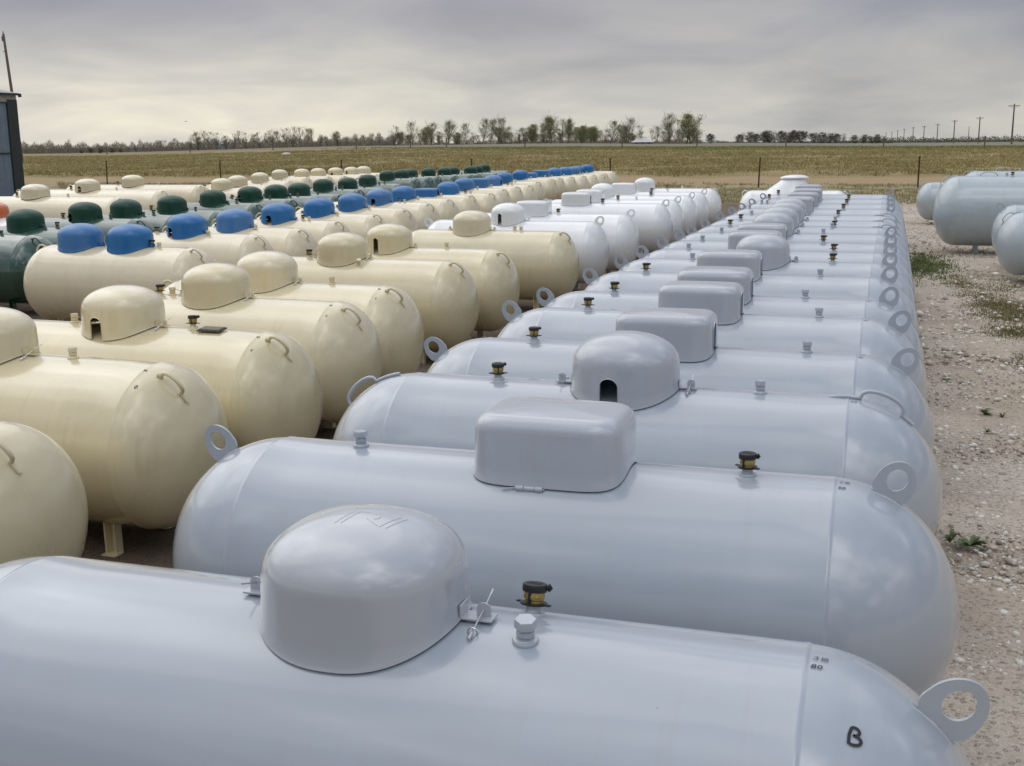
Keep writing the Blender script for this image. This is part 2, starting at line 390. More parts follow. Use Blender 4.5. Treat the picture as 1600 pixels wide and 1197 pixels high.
def tank(shape, colour, X, Y, rz, label, group, hoods=(), vals=(), lugs=('eye', 'eye'), lug_a=(38, 36), detail=2, hood_colour=None, z=0.):
    sh = SH[shape]; mt = M[colour]
    t = empty('propane_tank', (X, Y, z), rz); t.rotation_euler.x = random.gauss(0, .011); tag(t, label, 'tank', group)
    obj('tank_shell', cached(('shell', shape, colour), lambda: sh.shell('shell', [mt])), t)
    leg = cached(('leg', shape, colour), lambda: leg_mesh(mt, sh))
    lxp = sh.xs*.78
    for sx in (-1, 1):
        obj('leg', leg, t, (sx*lxp, .20, 0)); obj('leg', leg, t, (sx*lxp, -.20, 0), (0, 0, PI))
    for sgn, kind, al in ((-1, lugs[0], lug_a[0]), (1, lugs[1], lug_a[1])):
        if kind == 'eye':
            tt = math.radians(al); p = (sgn*(sh.xs+sh.R*sh.hd*math.sin(tt)), 0, sh.zc+sh.R*math.cos(tt)-.004)
            nx, nz = math.sin(tt)/sh.hd, math.cos(tt)
            obj('lifting_eye', cached(('eye', colour), lambda: eye_plate('eye', mt)), t, p, (0, sgn*math.atan2(nx, nz), 0))
        elif kind == 'rod':
            obj('lifting_loop', cached(('rod', shape, colour, sgn, round(al)), lambda: rod_loop('rod', mt, sh, sgn, a0=al-13, a1=al+13, h=.048, rad=.010, tail=18)), t)
        elif kind == 'loop':
            obj('lifting_loop', cached(('loop', shape, colour, sgn, round(al)), lambda: rod_loop('loop', mt, sh, sgn, a0=al-9, a1=al+13, h=.054, rad=.0115, lean=.012, tail=4, roll=.26 if sgn > 0 else .05)), t)
    for (kind, dx, notch, tone, sc) in hoods:
        hm = tone or hood_colour or colour
        if kind == 'oval': dims = (.265, .25, .118, .155)
        elif kind == 'rect': dims = (.285, .215, .150, 0)
        elif kind == 'low': dims = (.29, .20, .09, 0)
        elif kind == 'marked': dims = (.265, .25, .112, .148)
        kk = 'oval' if kind in ('oval', 'marked') else 'rect'
        NT = {None: None, 'front': (-PI/2-.12, .086, .150), 'frontleft': (-PI/2-.5, .075, .145), 'right': (-.18, .085, .16), 'left': (PI+.25, .06, .12), 'tall': (-PI/2-.25, .062, .185)}[notch]
        me = cached(('hood', kind, hm, sh.R, notch), lambda: hood_mesh('hood', M[hm], kk, sh.R, *dims, notch=NT, marks=(kind == 'marked')))
        ho = obj('valve_hood', me, t, (dx, 0, sh.zc), (0, 0, 0), (sc, sc, 1) if sc != 1 else None)
        if detail >= 1:
            bk = cached(('hasp', hm), lambda: bracket_mesh(M[hm]))
            if kk == 'oval':
                for sgn in (1, -1):
                    h = obj('hasp', bk, ho, (sgn*(dims[0]*1.015+.044), 0, sh.R+.010), (0, 0, 0 if sgn > 0 else PI))
                    if detail >= 2: obj('hasp_pin', PIN, h)
            else:
                yb = dims[1]*1.015+.006
                obj('hood_hinge', cached(('hinge', hm), lambda: hinge_mesh(M[hm])), ho, (-.045, -yb, math.sqrt(sh.R**2-yb*yb)+.006))
    for (kind, dx, dy) in vals:
        th = math.asin(-dy/sh.R) if dy else 0.; p, nrm = sh.pt(dx, th)
        rot = (th, 0, random.uniform(0, 6.28))
        if kind == 'b':
            if detail >= 1:
                v = obj('filler_valve', BRASS, t, p, (th, 0, random.uniform(-.5, .4)), (.76, .76, .76))
                cm = cached(('collar', colour), lambda: (lambda me: (me.materials.clear(), me.materials.append(mt), me)[2])(COLLAR.copy()))
                obj('valve_collar', cm, v); obj('dust_cap', CAP, v)
            else: obj('filler_valve', FAR_VALVE, t, p, (0, 0, 0), (.85, .85, .85))
        else:
            obj('relief_plug', cached(('plug', colour), lambda: plug_mesh(mt)), t, p, rot, (.78, .78, .78))
    return t

# ------------------------------------------------------------------ writing on the shells
GL = {'0': [arc(.5, .5, .38, .5, 0, 360, 18)], '1': [[(.35, .85), (.55, 1), (.5, 0)]],
      '3': [arc(.4, .75, .4, .25, 150, -80), arc(.4, .27, .45, .27, 80, -150)],
      '8': [arc(.5, .76, .33, .24, 0, 360, 14), arc(.5, .26, .42, .27, 0, 360, 14)],
      '2': [arc(.45, .72, .4, .28, 160, -40)+[(.1, 0), (.95, .03)]], '5': [[(.9, 1), (.2, 1), (.15, .6)]+arc(.45, .33, .42, .32, 110, -140)],
      '4': [[(.6, 1), (.1, .35), (.95, .35)], [(.65, .7), (.65, 0)]], '6': [arc(.6, .5, .5, .5, 70, 180, 8)+arc(.5, .27, .4, .27, 180, 520, 16)],
      'c': [arc(.5, .4, .4, .38, 50, 310)], 'B': [[(.12, -.02), (.10, .5), (.22, .92)]+arc(.42, .76, .36, .24, 100, -90, 12)+arc(.42, .26, .52, .27, 90, -110, 14)+[(.15, .0)]]}
def writing(t, sh, text, x0, th0, size, wid, slant=.1):
    mb = MB(); cx = x0
    for ch in text:
        for st in GL[ch]:
            P = []
            for i in range(len(st)-1):
                for q in range(4): P.append((st[i][0]+(st[i+1][0]-st[i][0])*q/4, st[i][1]+(st[i+1][1]-st[i][1])*q/4))
            P.append(st[-1]); pts = []; nr = []
            for (u, v) in P:
                x = cx+(u*.75+slant*v)*size*.9
                if abs(x) > sh.xs:
                    q = min(.98, (abs(x)-sh.xs)/(sh.R*sh.hd))
                p, n_ = sh.pt(x, th0-v*size/sh.R, .0012); pts.append(p); nr.append(n_)
            vs = []; L = len(pts)
            for i in range(L):
                tn = (pts[min(i+1, L-1)]-pts[max(0, i-1)]).normalized(); sd = tn.cross(nr[i]).normalized()*wid/2
                vs += [pts[i]-sd, pts[i]+sd]
            mb.add(vs, [(2*i, 2*i+1, 2*i+3, 2*i+2) for i in range(L-1)])
        cx += size*.95*(.55 if ch == '1' else .85)
    return obj('handwritten_mark', mb.mesh('mark', [M['ink']]), t)

# ------------------------------------------------------------------ row A: light grey tanks
AY = [2.6, 4.1, 5.53, 6.7, 8.08, 9.09, 10.56, 11.85, 12.94, 14.07, 15.4, 16.64, 17.9, 19.2, 20.9, 22.6, 24.4, 26.4]
AHX = [-1.23, -1.12, -1.15, -1.15, -1.15, -1.18, -1.25, -1.07, -1.26, -1.29, -1.28, -1.30, -1.31, -1.35, -1.34, -1.34, -1.35, -1.45]
AHK = ['marked', 'rect', 'oval', 'rect', 'rect', 'rect', 'rect', 'oval', 'rect', 'rect', 'oval', 'oval', 'oval', 'oval', 'rect', 'rect', 'rect', 'rect']
AHN = [None, None, 'front', 'right', 'right', 'right', 'right', None, None, 'right', None, None, None, None, 'right', 'right', None, None]
ALX = [.24, .12, .07, .21, .20, .09, .07, .09, .05, .02, .06, -.04, -.02, .02, .04, .05, .10, .12]
AV = [[('b', -.80, .09), ('p', -.77, -.075)], [('p', -1.94, 0), ('b', -.40, 0)], [('b', -1.82, 0), ('p', -.49, 0)], [('b', -1.97, 0), ('p', -.34, 0)],
      [('b', -1.97, 0), ('p', -.34, 0)], [('b', -1.99, 0), ('p', -.49, 0)], [('b', -2.02, 0), ('p', -.45, 0)], [('p', -1.78, 0), ('b', -.39, 0)],
      [('p', -1.99, 0), ('b', -.42, 0)], [('p', -2., 0), ('b', -.58, 0)], [('p', -1.94, 0), ('p', -.64, 0)], [('b', -1.98, 0), ('b', -.55, .06), ('p', -.57, -.08)],
      [('b', -1.97, 0), ('p', -.58, 0)], [('p', -1.94, 0), ('b', -.58, 0)], [('p', -2.15, 0), ('b', -.55, 0)], [('p', -2.1, 0), ('p', -2.0, 0), ('b', -.54, 0)],
      [('b', -2.12, 0), ('b', -.55, 0)], [('b', -2.1, 0), ('p', -.55, 0)]]
ORD = ['nearest', 'second', 'third', 'fourth', 'fifth', 'sixth', 'seventh', 'eighth', 'ninth', 'tenth', 'eleventh', 'twelfth', 'thirteenth', 'fourteenth',
       'fifteenth', 'sixteenth', 'seventeenth', 'eighteenth', 'nineteenth', 'twentieth', 'twenty-first', 'twenty-second', 'twenty-third', 'twenty-fourth']
HN = {'marked': 'rounded oval hood', 'oval': 'rounded oval hood', 'rect': 'flat-topped oblong hood', 'low': 'low flat hood'}
ALAB = {0: 'light grey tank with an ink letter B on its end, nearest of the grey row', 1: 'light grey tank with oblong hood hinged in front, second in the grey row',
        2: 'light grey tank whose oval hood has a black arched opening, third in the grey row'}
A_TANKS = []
for i, Y in enumerate(AY):
    X = -1.213+.012*i; sh = SH['long']
    ar = max(20, min(42, math.degrees(math.asin(max(.2, min(.67, (ALX[i]-(X+sh.xs))/.53))))))
    lug = ('rod', 'rod') if i == 2 else (('eye', 'rod') if i in (11, 12, 13) else ('eye', 'eye'))
    lab = ALAB.get(i, 'light grey tank with %s, %s from the front of the grey row' % (HN[AHK[i]], ORD[i]))
    if i == 17: lab = 'light grey tank with flat-topped oblong hood at the far end of the grey row'
    t = tank('long', 'grey', X, Y, random.uniform(-.006, .006), lab, 'light grey tanks in the long row',
             [(AHK[i], AHX[i]-X, AHN[i], 'grey_hood', 1)], [(k, x-X, dy) for k, x, dy in AV[i]], lug, (38 + random.uniform(-5, 4), ar), 2 if i < 6 else (1 if i < 14 else 0))
    A_TANKS.append(t)
sh = SH['long']
writing(A_TANKS[0], sh, 'B', 1.212, math.radians(30.0), .046, .0072, .04)
writing(A_TANKS[0], sh, '318', 1.125, math.radians(-1.0), .017, .0022, .2)
writing(A_TANKS[0], sh, '80', 1.122, math.radians(4.4), .017, .0028, .2)
for i, (a_, b_) in enumerate((('218', '88'), ('324', '65'), ('214', '80'), ('318', '85'), ('312', '64'))):
    writing(A_TANKS[i+1], sh, a_, 1.125, math.radians(0.5), .017, .0026, .2); writing(A_TANKS[i+1], sh, b_, 1.122, math.radians(8), .017, .0026, .2)
# white tank at the far end of the grey row, with a tall flared hood
shw = SH['std']
tw = tank('std', 'white', -1.88, 28.4, 0, 'white tank with a tall flared hood behind the far end of the grey row', 'white tanks', [], [], ('loop', 'loop'), (30, 30), 0)
mb = MB()
mb.lathe([(.62, -.10), (.50, .02), (.36, .16), (.29, .24), (.27, .27), (.33, .285), (.33, .31), (.25, .345), (.12, .365), (.02, .37)], 40)
mb.v = [(x+.42*max(0, z)-.06, y, z) for x, y, z in mb.v]
obj('valve_hood', mb.mesh('flared_hood', [M['white']], angle=50), tw, (-.08, 0, shw.zc+shw.R), (0, 0, 0), (1, .72, 1))

# ------------------------------------------------------------------ row B: cream tanks, white ones behind
B = [(-4.69, 4.05, -.05), (-4.80, 5.50, -.045), (-4.75, 6.60, -.03), (-4.95, 8.05, -.03), (-5.00, 9.08, -.025), (-5.22, 11.2, -.02), (-5.18, 12.52, -.015), (-5.14, 15.2, 0)]
BH = [('oval', 0, None), ('oval', -.19, None), ('oval', -.11, 'front'), ('oval', -.08, None), ('oval', -.14, 'left'), ('oval', -.20, None), ('oval', -.27, 'tall'), ('oval', -.22, None)]
BLAB = ['cream tank cut off at the frame edge beside the nearest grey tanks', 'cream tank with plain oval hood and thin relief plug, second in the cream row',
        'cream tank with arched opening in its hood and a dark data plate on top', 'cream tank with plain oval hood, fourth in the cream row', 'cream tank with dark opening at the hood end, fifth in the cream row',
        'cream tank with plain oval hood, sixth in the cream row', 'cream tank with tall narrow black slot in its hood, seventh in the cream row', 'cream tank next to the white tanks, farthest of the cream row']
BV = [[], [('p', .42, 0), ('b', -.6, 0)], [('b', .42, .03), ('p', -.52, 0)], [('b', -.62, 0), ('p', -.50, 0)], [('b', -.55, 0), ('p', .5, 0)], [('p', .08, -.20), ('b', -.6, 0)], [('p', .45, 0)], [('p', .40, 0), ('p', .50, -.03)]]
for i, (X, Y, rz) in enumerate(B):
    k, dx, nt_ = BH[i]
    t = tank('std', 'cream', X, Y, rz, BLAB[i], 'cream tanks with cream hoods', [(k, dx, nt_, None, 1)], BV[i],
             ('loop', 'loop' if i not in (3, 5) else 'loop'), (34, 30 + random.uniform(-4, 4)), 2 if i < 6 else 1)
    sb = SH['std']
    if i in (1, 2, 3, 4):
        writing(t, sb, 'c' if i != 1 else '0', 1.03, math.radians(33), .022, .004)
        writing(t, sb, ('34', '52', '46', '38')[i-1], .99, math.radians(15), .018, .004)
    if i == 2:
        mb = MB(); p, n_ = sb.pt(.62, math.radians(6))
        mb.box((0, 0, 0), (.17, .10, .012), bev=.003); mb.box((0, 0, .008), (.15, .08, .003))
        obj('data_plate', mb.mesh('plate', [M['plate']], smooth=False), t, p+n_*.012, (math.radians(6), 0, 0))
W = [('oval', -5.46, 17.10, 'tall'), ('rect', -5.58, 18.9, None), ('rect', -5.66, 22.2, 'right'), ('rect', -5.72, 23.6, None), ('oval', -5.88, 25.4, None), ('rect', -5.78, 27.2, None), ('oval', -5.68, 29.3, None)]
WLAB = ['white tank with tall dark slot in its oval hood, nearest of the white tanks', 'white tank with plain oblong hood, second of the white tanks', 'white tank with black slit at the end of its oblong hood',
        'white tank with plain oblong hood, fourth of the white tanks', 'white tank with oval hood between two oblong hooded white tanks', 'white tank with oblong hood, last but one of the white tanks', 'white tank with oval hood at the far end of the white tanks']
for i, (k, hx, Y, nt_) in enumerate(W):
    X = -5.27 + .008*i - (.1 if i == 0 else 0)
    tank('white', 'white', X, Y+.1, 0, WLAB[i], 'white tanks', [(k, hx-X, nt_, None, 1)],
         [('b', .12, -.03) if i != 4 else ('b', .45, 0), ('p', .5, .0) if i > 2 else ('p', -.95, 0)], ('eye', 'eye' if i not in (6,) else 'loop'), (36, 24), 1 if i < 2 else 0)

# ------------------------------------------------------------------ rows further left
def spread(ys, gap=1.0):
    ys = list(ys)
    for _ in range(200):
        for i in range(len(ys)-1):
            d = ys[i+1]-ys[i]
            if d < gap:
                c = (gap-d)/2; ys[i] -= c; ys[i+1] += c
    return ys
C = [(-8.60, 11.95), (-9.11, 13.95), (-9.05, 15.12), (-9.22, 16.73), (-9.31, 18.34), (-9.54, 20.22), (-9.85, 22.2), (-9.98, 23.77), (-10.1, 25.5), (-9.87, 26.3), (-10.5, 29.2), (-10.7, 31.0), (-10.42, 31.4),
     (-11.05, 34.4), (-11.7, 38.2), (-11.8, 39.6), (-11.51, 40.2), (-11.09, 40.4), (-10.78, 40.7), (-10.6, 41.2), (-10.85, 42.8), (-11.3, 46.2)]
CK = ['oval']*22; CK[8] = 'low'; CK[15] = 'low'; CK[16] = 'rect'; CK[11] = 'rect'
CN = [None]*22; CN[1] = 'frontleft'; CN[3] = 'front'; CN[6] = 'front'; CN[8] = 'right'; CN[9] = 'frontleft'; CN[12] = 'right'; CN[20] = 'right'
cy = spread([c[1] for c in C])
for i, (hx, Y0) in enumerate(C):
    Y = cy[i]; hx = hx*Y/Y0; X = hx + (-.15 if i == 0 else 0)
    hs = [(CK[i], hx-X, CN[i], 'blue_hood', 1)]
    if i == 0: hs.append(('oval', hx-X-.72, None, 'blue_hood', 1))
    lab = 'cream tank carrying two blue oval hoods, nearest in the blue hooded row' if i == 0 else 'cream tank with %s blue hood, %s from front of the blue hooded row' % (
        {'oval': 'rounded', 'rect': 'oblong', 'low': 'low flat'}[CK[i]] + (' notched' if CN[i] else ''), ORD[i])
    tank('std', 'cream_pale', X, Y, random.uniform(-.03, .02), lab, 'pale cream tanks with blue hoods', hs,
         [('b', .43, .03), ('p', .58, -.04)] if i % 3 == 0 else [('p', .40, -.12), ('b', -.5, 0)], ('loop', 'loop'), (30, 30 + (i*7 % 9)-4), 1 if i < 9 else 0)
D = [(-11.95, 13.2), (-12.34, 14.6), (-12.82, 16.6), (-12.72, 17.6), (-12.69, 18.96), (-13.36, 21.5), (-13.52, 23.3), (-13.52, 24.5), (-13.5, 25.6), (-14.25, 28.4), (-14.08, 29.6), (-14.76, 32.4), (-16.2, 37.2),
     (-16.3, 38.7), (-16.31, 39.6), (-16.4, 41.6), (-15.9, 42.0), (-16.1, 43.4), (-15.27, 43.2), (-15.3, 44.0), (-16.1, 47.3)]
dy = spread([d[1] for d in D])
for i, (hx, Y0) in enumerate(D):
    Y = dy[i]; hx = hx*Y/Y0
    lab = 'dark green tank with its end showing behind the nearest blue hooded tank' if i == 0 else 'dark green tank with dark green oval hood, %s from the front of the green row' % ORD[i]
    X = hx if i else -12.1
    tank('std', 'green' if i else 'green_deep', X, Y, random.uniform(-.02, .02), lab, 'dark green tanks with green hoods', [('oval', hx-X if i else -.55, ('frontleft' if i in (2, 6) else None), 'green_hood', 1)],
         [('b', .55, .02), ('p', .42, -.1)] if i % 2 else [('p', .5, 0), ('b', -.5, .05)], ('loop', 'loop'), (30, 32), 1 if i < 8 else 0)
E_ = [('big', -17.7, 21.3), ('big', -19.0, 24.8), ('big', -20.0, 28.1), ('std', -17.66, 28.9), ('std', -18.74, 31.6), ('std', -19.84, 34.9), ('std', -21.6, 39.5), ('std', -21.2, 40.5), ('std', -20.4, 40.3), ('std', -20.3, 41.6), ('std', -20.1, 42.6), ('std', -20.3, 44.2)]
ey = [e[2] for e in E_[:3]] + spread([e[2] for e in E_[3:]])
for i, (s_, hx, Y0) in enumerate(E_):
    Y = ey[i]; hx = hx*Y/Y0; X = hx+(.1 if s_ == 'big' else .05)
    lab = ('long pale cream tank with cream hood, %s of the three by the shed' % ['nearest', 'middle one', 'farthest'][i]) if i < 3 else 'pale cream tank with cream hood in the farthest row, %s after the three long tanks' % ORD[i-3].replace('nearest', 'first')
    tank(s_, 'cream_pale', X, Y, 0, lab, 'pale cream tanks in the farthest row', [('oval', hx-X, {1: 'front', 5: None, 9: 'front', 10: 'tall'}.get(i), 'cream', 1.12 if i < 3 else 1.08)],
         [('p', .75, 0), ('b', -.6, 0)], ('loop', 'loop'), (30, 30), 0)
tank('std', 'white', -14.75, 16.6, 0, 'pale tank with a bright orange hood at the frame edge behind the green row', None, [('oval', .03, None, 'orange_hood', 1)], [], ('loop', 'loop'), (30, 30), 0)

# ------------------------------------------------------------------ blue grey tanks on the right
Rr = [('wide', 3.44, 24.9, 'large blue-grey tank in front with two bent lifting rods on top'), ('wide', 4.05, 28.6, 'large blue-grey tank behind the other large one, only its top showing'),
      ('yard', 2.50, 33.0, 'smaller blue-grey tank farthest back, its round end beside the large tanks'), ('yard', 3.46, 22.0, 'smaller blue-grey tank with rounded end overlapping the front of the large tank'),
      ('yard', 3.35, 19.9, 'blue-grey tank only just inside the frame edge, nearest of the right group')]
for i, (s_, X, Y, lab) in enumerate(Rr):
    sr = SH[s_]
    t = tank(s_, 'slate', X, Y, -.02, lab, 'blue-grey tanks on the gravel', [], [('p', -1.02, 0), ('b', -.92, -.03)] if i == 0 else [('p', -1.0, 0)] if i == 1 else [], ('eye' if i == 3 else 'rod', 'rod'), (34 if i > 1 else 30, 34), 1)
    if s_ == 'wide':
        mb = MB(); mb.tube([(-1.35-.16*math.cos(q), 0, sr.zc+sr.R-.01+.09*math.sin(q)**.7) for q in np.linspace(0.001, PI-.001, 12)], .012, 8)
        obj('lifting_loop', mb.mesh('handle', [M['slate']]), t)

# ------------------------------------------------------------------ terrain
KX = np.array([-2600, -800, 100, 600, 850, 1100, 1500, 2400, 4200.])
KY = np.array([0, 71, 73.5, 90, 115, 150, 170, 250, 400, 900, 4000.])
TOPS = np.array([.7, .75, .90, 1.52, 1.40, 1.25, 1.05, 1.0, 1.0])
FAR = {170: TOPS-.02, 250: np.array([.3, .3, .35, 1.5, 1.55, 1.2, .7, .6, .6]), 400: np.array([-.6, -.6, -.4, 1.4, 1.75, 1.2, .25, .2, .2]),
       900: np.array([-4, -4, -4, -1.5, -.5, -.9, -1.4, -1.4, -1.4.real]), 4000: np.full(9, -12.)}
HT = np.zeros((len(KY), len(KX)))
for j, y in enumerate(KY):
    if y <= 71: HT[j] = 0
    elif y < 74: HT[j] = .28
    elif y <= 150: HT[j] = .28+(TOPS-.28)*((y-73.5)/76.5)**.85
    else: HT[j] = FAR[int(y)]
def smooth_interp(xq, xk):
    i = np.clip(np.searchsorted(xk, xq)-1, 0, len(xk)-2); t = np.clip((xq-xk[i])/(xk[i+1]-xk[i]), 0, 1)
    return i, t
def height(X, Y):
    X = np.asarray(X, float); Y = np.asarray(Y, float)
    Yc = np.maximum(Y, 1.)
    col = 800+F_PX/math.cos(PITCH)*np.tan(np.clip(np.arctan2(X, Yc)+YAW, -1.2, 1.2))
    i, s = smooth_interp(col, KX); s = s*s*(3-2*s)
    j, t = smooth_interp(Yc, KY)
    h = (HT[j, i]*(1-s)+HT[j, i+1]*s)*(1-t)+(HT[j+1, i]*(1-s)+HT[j+1, i+1]*s)*t
    und = .05*np.sin(X*.9+np.sin(Y*.43)*1.7)*np.sin(Y*.71+X*.2)+.04*np.sin(X*.31+1.2)*np.sin(Y*.27)
    return h+und*np.clip((Yc-46)/20, 0, 1)*np.clip(1.6-Yc/200, .2, 1)
def at(px, Y):
    """ground point under photo column px (measured) on the line at distance Y"""
    X = math.tan(math.atan((px-800)/F_PX*math.cos(PITCH))-YAW)*Y
    return X, Y, float(height(X, Y))
ys = np.concatenate([np.linspace(-40, -2, 12), np.linspace(-1, 14, 90), np.linspace(14.4, 46, 70), np.linspace(46.6, 76, 60), np.linspace(77, 175, 70), np.geomspace(180, 6000, 40)])
us = np.concatenate([np.linspace(-3.2, -1.02, 18), np.linspace(-1., .55, 120), np.linspace(.58, 2.6, 16)])
YY, UU = np.meshgrid(ys, us, indexing='ij')
XX = UU*(np.maximum(YY, 0)+5.0)
ZZ = height(XX, YY)
mic = np.zeros_like(XX)
for k in range(14):
    a_ = RNG.uniform(0, 2*PI); f_ = RNG.uniform(1.2, 6.5); mic += np.sin((XX*np.cos(a_)+YY*np.sin(a_))*f_+RNG.uniform(0, 6))*.016/np.sqrt(f_)
ZZ = ZZ + mic*np.clip(1-np.abs(YY)/45, 0, 1)*.55 - .012
nv, nu = XX.shape
vs = np.stack([XX, YY, ZZ], -1).reshape(-1, 3)
idx = np.arange(nv*nu).reshape(nv, nu)
fs = np.stack([idx[:-1, :-1], idx[:-1, 1:], idx[1:, 1:], idx[1:, :-1]], -1).reshape(-1, 4)
def np_mesh(name, V, Fc, mats, smooth=False):
    me = bpy.data.meshes.new(name); V = np.asarray(V, np.float32); Fc = np.asarray(Fc, np.int32); k = Fc.shape[1]
    me.vertices.add(len(V)); me.vertices.foreach_set('co', V.ravel())
    me.loops.add(Fc.size); me.loops.foreach_set('vertex_index', Fc.ravel())
    me.polygons.add(len(Fc)); me.polygons.foreach_set('loop_start', np.arange(0, Fc.size, k, dtype=np.int32))
    me.polygons.foreach_set('loop_total', np.full(len(Fc), k, np.int32))
    me.polygons.foreach_set('use_smooth', np.full(len(Fc), smooth))
    for mt in mats: me.materials.append(mt)
    me.update(calc_edges=True); me.validate(); return me

def ground_material():
    mt, nt, b = new_mat('ground_soil')
    tc = N(nt, 'ShaderNodeTexCoord'); P_ = tc.outputs['Object']
    sp = N(nt, 'ShaderNodeSeparateXYZ'); nt.links.new(P_, sp.inputs[0])
    def noise(scale, det=6., ro=.6, src=None, sc=(1, 1, 1)):
        n_ = N(nt, 'ShaderNodeTexNoise', Scale=scale, Detail=det, Roughness=ro)
        if sc != (1, 1, 1):
            mp = N(nt, 'ShaderNodeMapping'); mp.inputs['Scale'].default_value = sc; nt.links.new(P_, mp.inputs['Vector']); nt.links.new(mp.outputs[0], n_.inputs['Vector'])
        else: nt.links.new(P_, n_.inputs['Vector'])
        return n_.outputs['Fac']
    big = noise(.35, 4); mid = noise(1.6, 6); fine = noise(26, 5, .7); tiny = noise(95, 3, .7)
    vor = N(nt, 'ShaderNodeTexVoronoi', Scale=34., Randomness=1.); nt.links.new(P_, vor.inputs['Vector'])
    vor2 = N(nt, 'ShaderNodeTexVoronoi', Scale=13., Randomness=1.); nt.links.new(P_, vor2.inputs['Vector'])
    # packed tan soil with crushed pale limestone
    soil = ramp(nt, [(.25, (.33, .25, .185)), (.5, (.46, .365, .28)), (.75, (.54, .45, .36))], mid)
    soil = mixc(nt, soil, mixc(nt, (.10, .072, .05), (.17, .125, .085), mid), mapr(nt, sp.outputs['X'], .15, -.5))  # brown soil among the tanks, with shade of the gaps put into its colour
    lime = ramp(nt, [(.2, (.45, .395, .335)), (.5, (.61, .555, .485)), (.8, (.75, .71, .65))], fine)
    stone = mapr(nt, vor.outputs['Distance'], .34, .16)
    lm = math_n(nt, 'MULTIPLY', mapr(nt, big, .36, .60, .15, .95), mapr(nt, tiny, .40, .62, .25, 1.))
    lm = math_n(nt, 'MAXIMUM', lm, math_n(nt, 'MULTIPLY', stone, mapr(nt, mid, .42, .62, 0., .8)))
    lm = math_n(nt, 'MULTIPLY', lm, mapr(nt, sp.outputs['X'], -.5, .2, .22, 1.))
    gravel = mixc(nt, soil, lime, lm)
    gravel = mixc(nt, gravel, (.10, .075, .055), math_n(nt, 'MULTIPLY', mapr(nt, fine, .43, .28), .6))
    # dry short grass
    dg = mixc(nt, (.30, .25, .14), (.42, .36, .225), noise(3.2, 6, .65)); dg = mixc(nt, dg, (.12, .125, .05), mapr(nt, noise(.28, 3), .5, .68, 0, .8))
    # red earth track
    er = mixc(nt, (.34, .235, .135), (.45, .335, .21), noise(.9, 6, .6, sc=(.35, 1.6, 1)))
    # tall grass bank soil tint, field strips beyond
    bk = mixc(nt, (.26, .205, .095), (.39, .315, .16), noise(.55, 8, .7)); bk = mixc(nt, bk, (.20, .195, .095), mapr(nt, noise(.16, 4), .52, .70, 0, .7))
    gs = mixc(nt, (.20, .215, .085), (.27, .255, .12), noise(.12, 5))
    fd = mixc(nt, (.20, .175, .135), (.27, .235, .17), noise(.03, 5, .6, sc=(.3, 1, 1)))
    y = math_n(nt, 'ADD', sp.outputs['Y'], math_n(nt, 'MULTIPLY', math_n(nt, 'SUBTRACT', noise(.22, 5, .6), .5), 7.))
    y2 = math_n(nt, 'ADD', sp.outputs['Y'], math_n(nt, 'MULTIPLY', math_n(nt, 'SUBTRACT', noise(.09, 4, .6), .5), 5.))
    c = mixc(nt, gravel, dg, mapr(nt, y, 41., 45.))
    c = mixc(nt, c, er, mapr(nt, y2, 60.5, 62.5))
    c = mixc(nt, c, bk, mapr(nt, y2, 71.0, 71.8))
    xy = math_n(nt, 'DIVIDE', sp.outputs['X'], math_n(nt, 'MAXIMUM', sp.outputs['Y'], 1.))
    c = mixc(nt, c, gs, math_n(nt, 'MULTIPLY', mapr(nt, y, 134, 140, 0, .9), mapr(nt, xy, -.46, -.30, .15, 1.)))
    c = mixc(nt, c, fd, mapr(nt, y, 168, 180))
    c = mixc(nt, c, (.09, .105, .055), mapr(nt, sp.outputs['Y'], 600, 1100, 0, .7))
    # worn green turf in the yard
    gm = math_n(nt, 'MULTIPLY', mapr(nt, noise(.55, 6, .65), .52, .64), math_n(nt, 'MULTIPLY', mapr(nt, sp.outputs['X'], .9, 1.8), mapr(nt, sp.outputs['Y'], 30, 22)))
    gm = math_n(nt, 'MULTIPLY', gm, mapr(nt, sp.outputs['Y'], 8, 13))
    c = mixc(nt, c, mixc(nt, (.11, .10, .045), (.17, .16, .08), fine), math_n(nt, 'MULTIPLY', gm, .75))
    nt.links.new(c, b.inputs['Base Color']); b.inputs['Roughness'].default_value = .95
    b.inputs['Specular IOR Level'].default_value = .15
    hh = math_n(nt, 'ADD', math_n(nt, 'MULTIPLY', fine, 1.), math_n(nt, 'ADD', math_n(nt, 'MULTIPLY', stone, .9), math_n(nt, 'MULTIPLY', tiny, .5)))
    bm = N(nt, 'ShaderNodeBump', Strength=.9, Distance=.02); nt.links.new(hh, bm.inputs['Height']); nt.links.new(bm.outputs[0], b.inputs['Normal'])
    return mt
g = obj('ground', np_mesh('ground', vs, fs, [ground_material()], True)); tag(g, kind='structure')

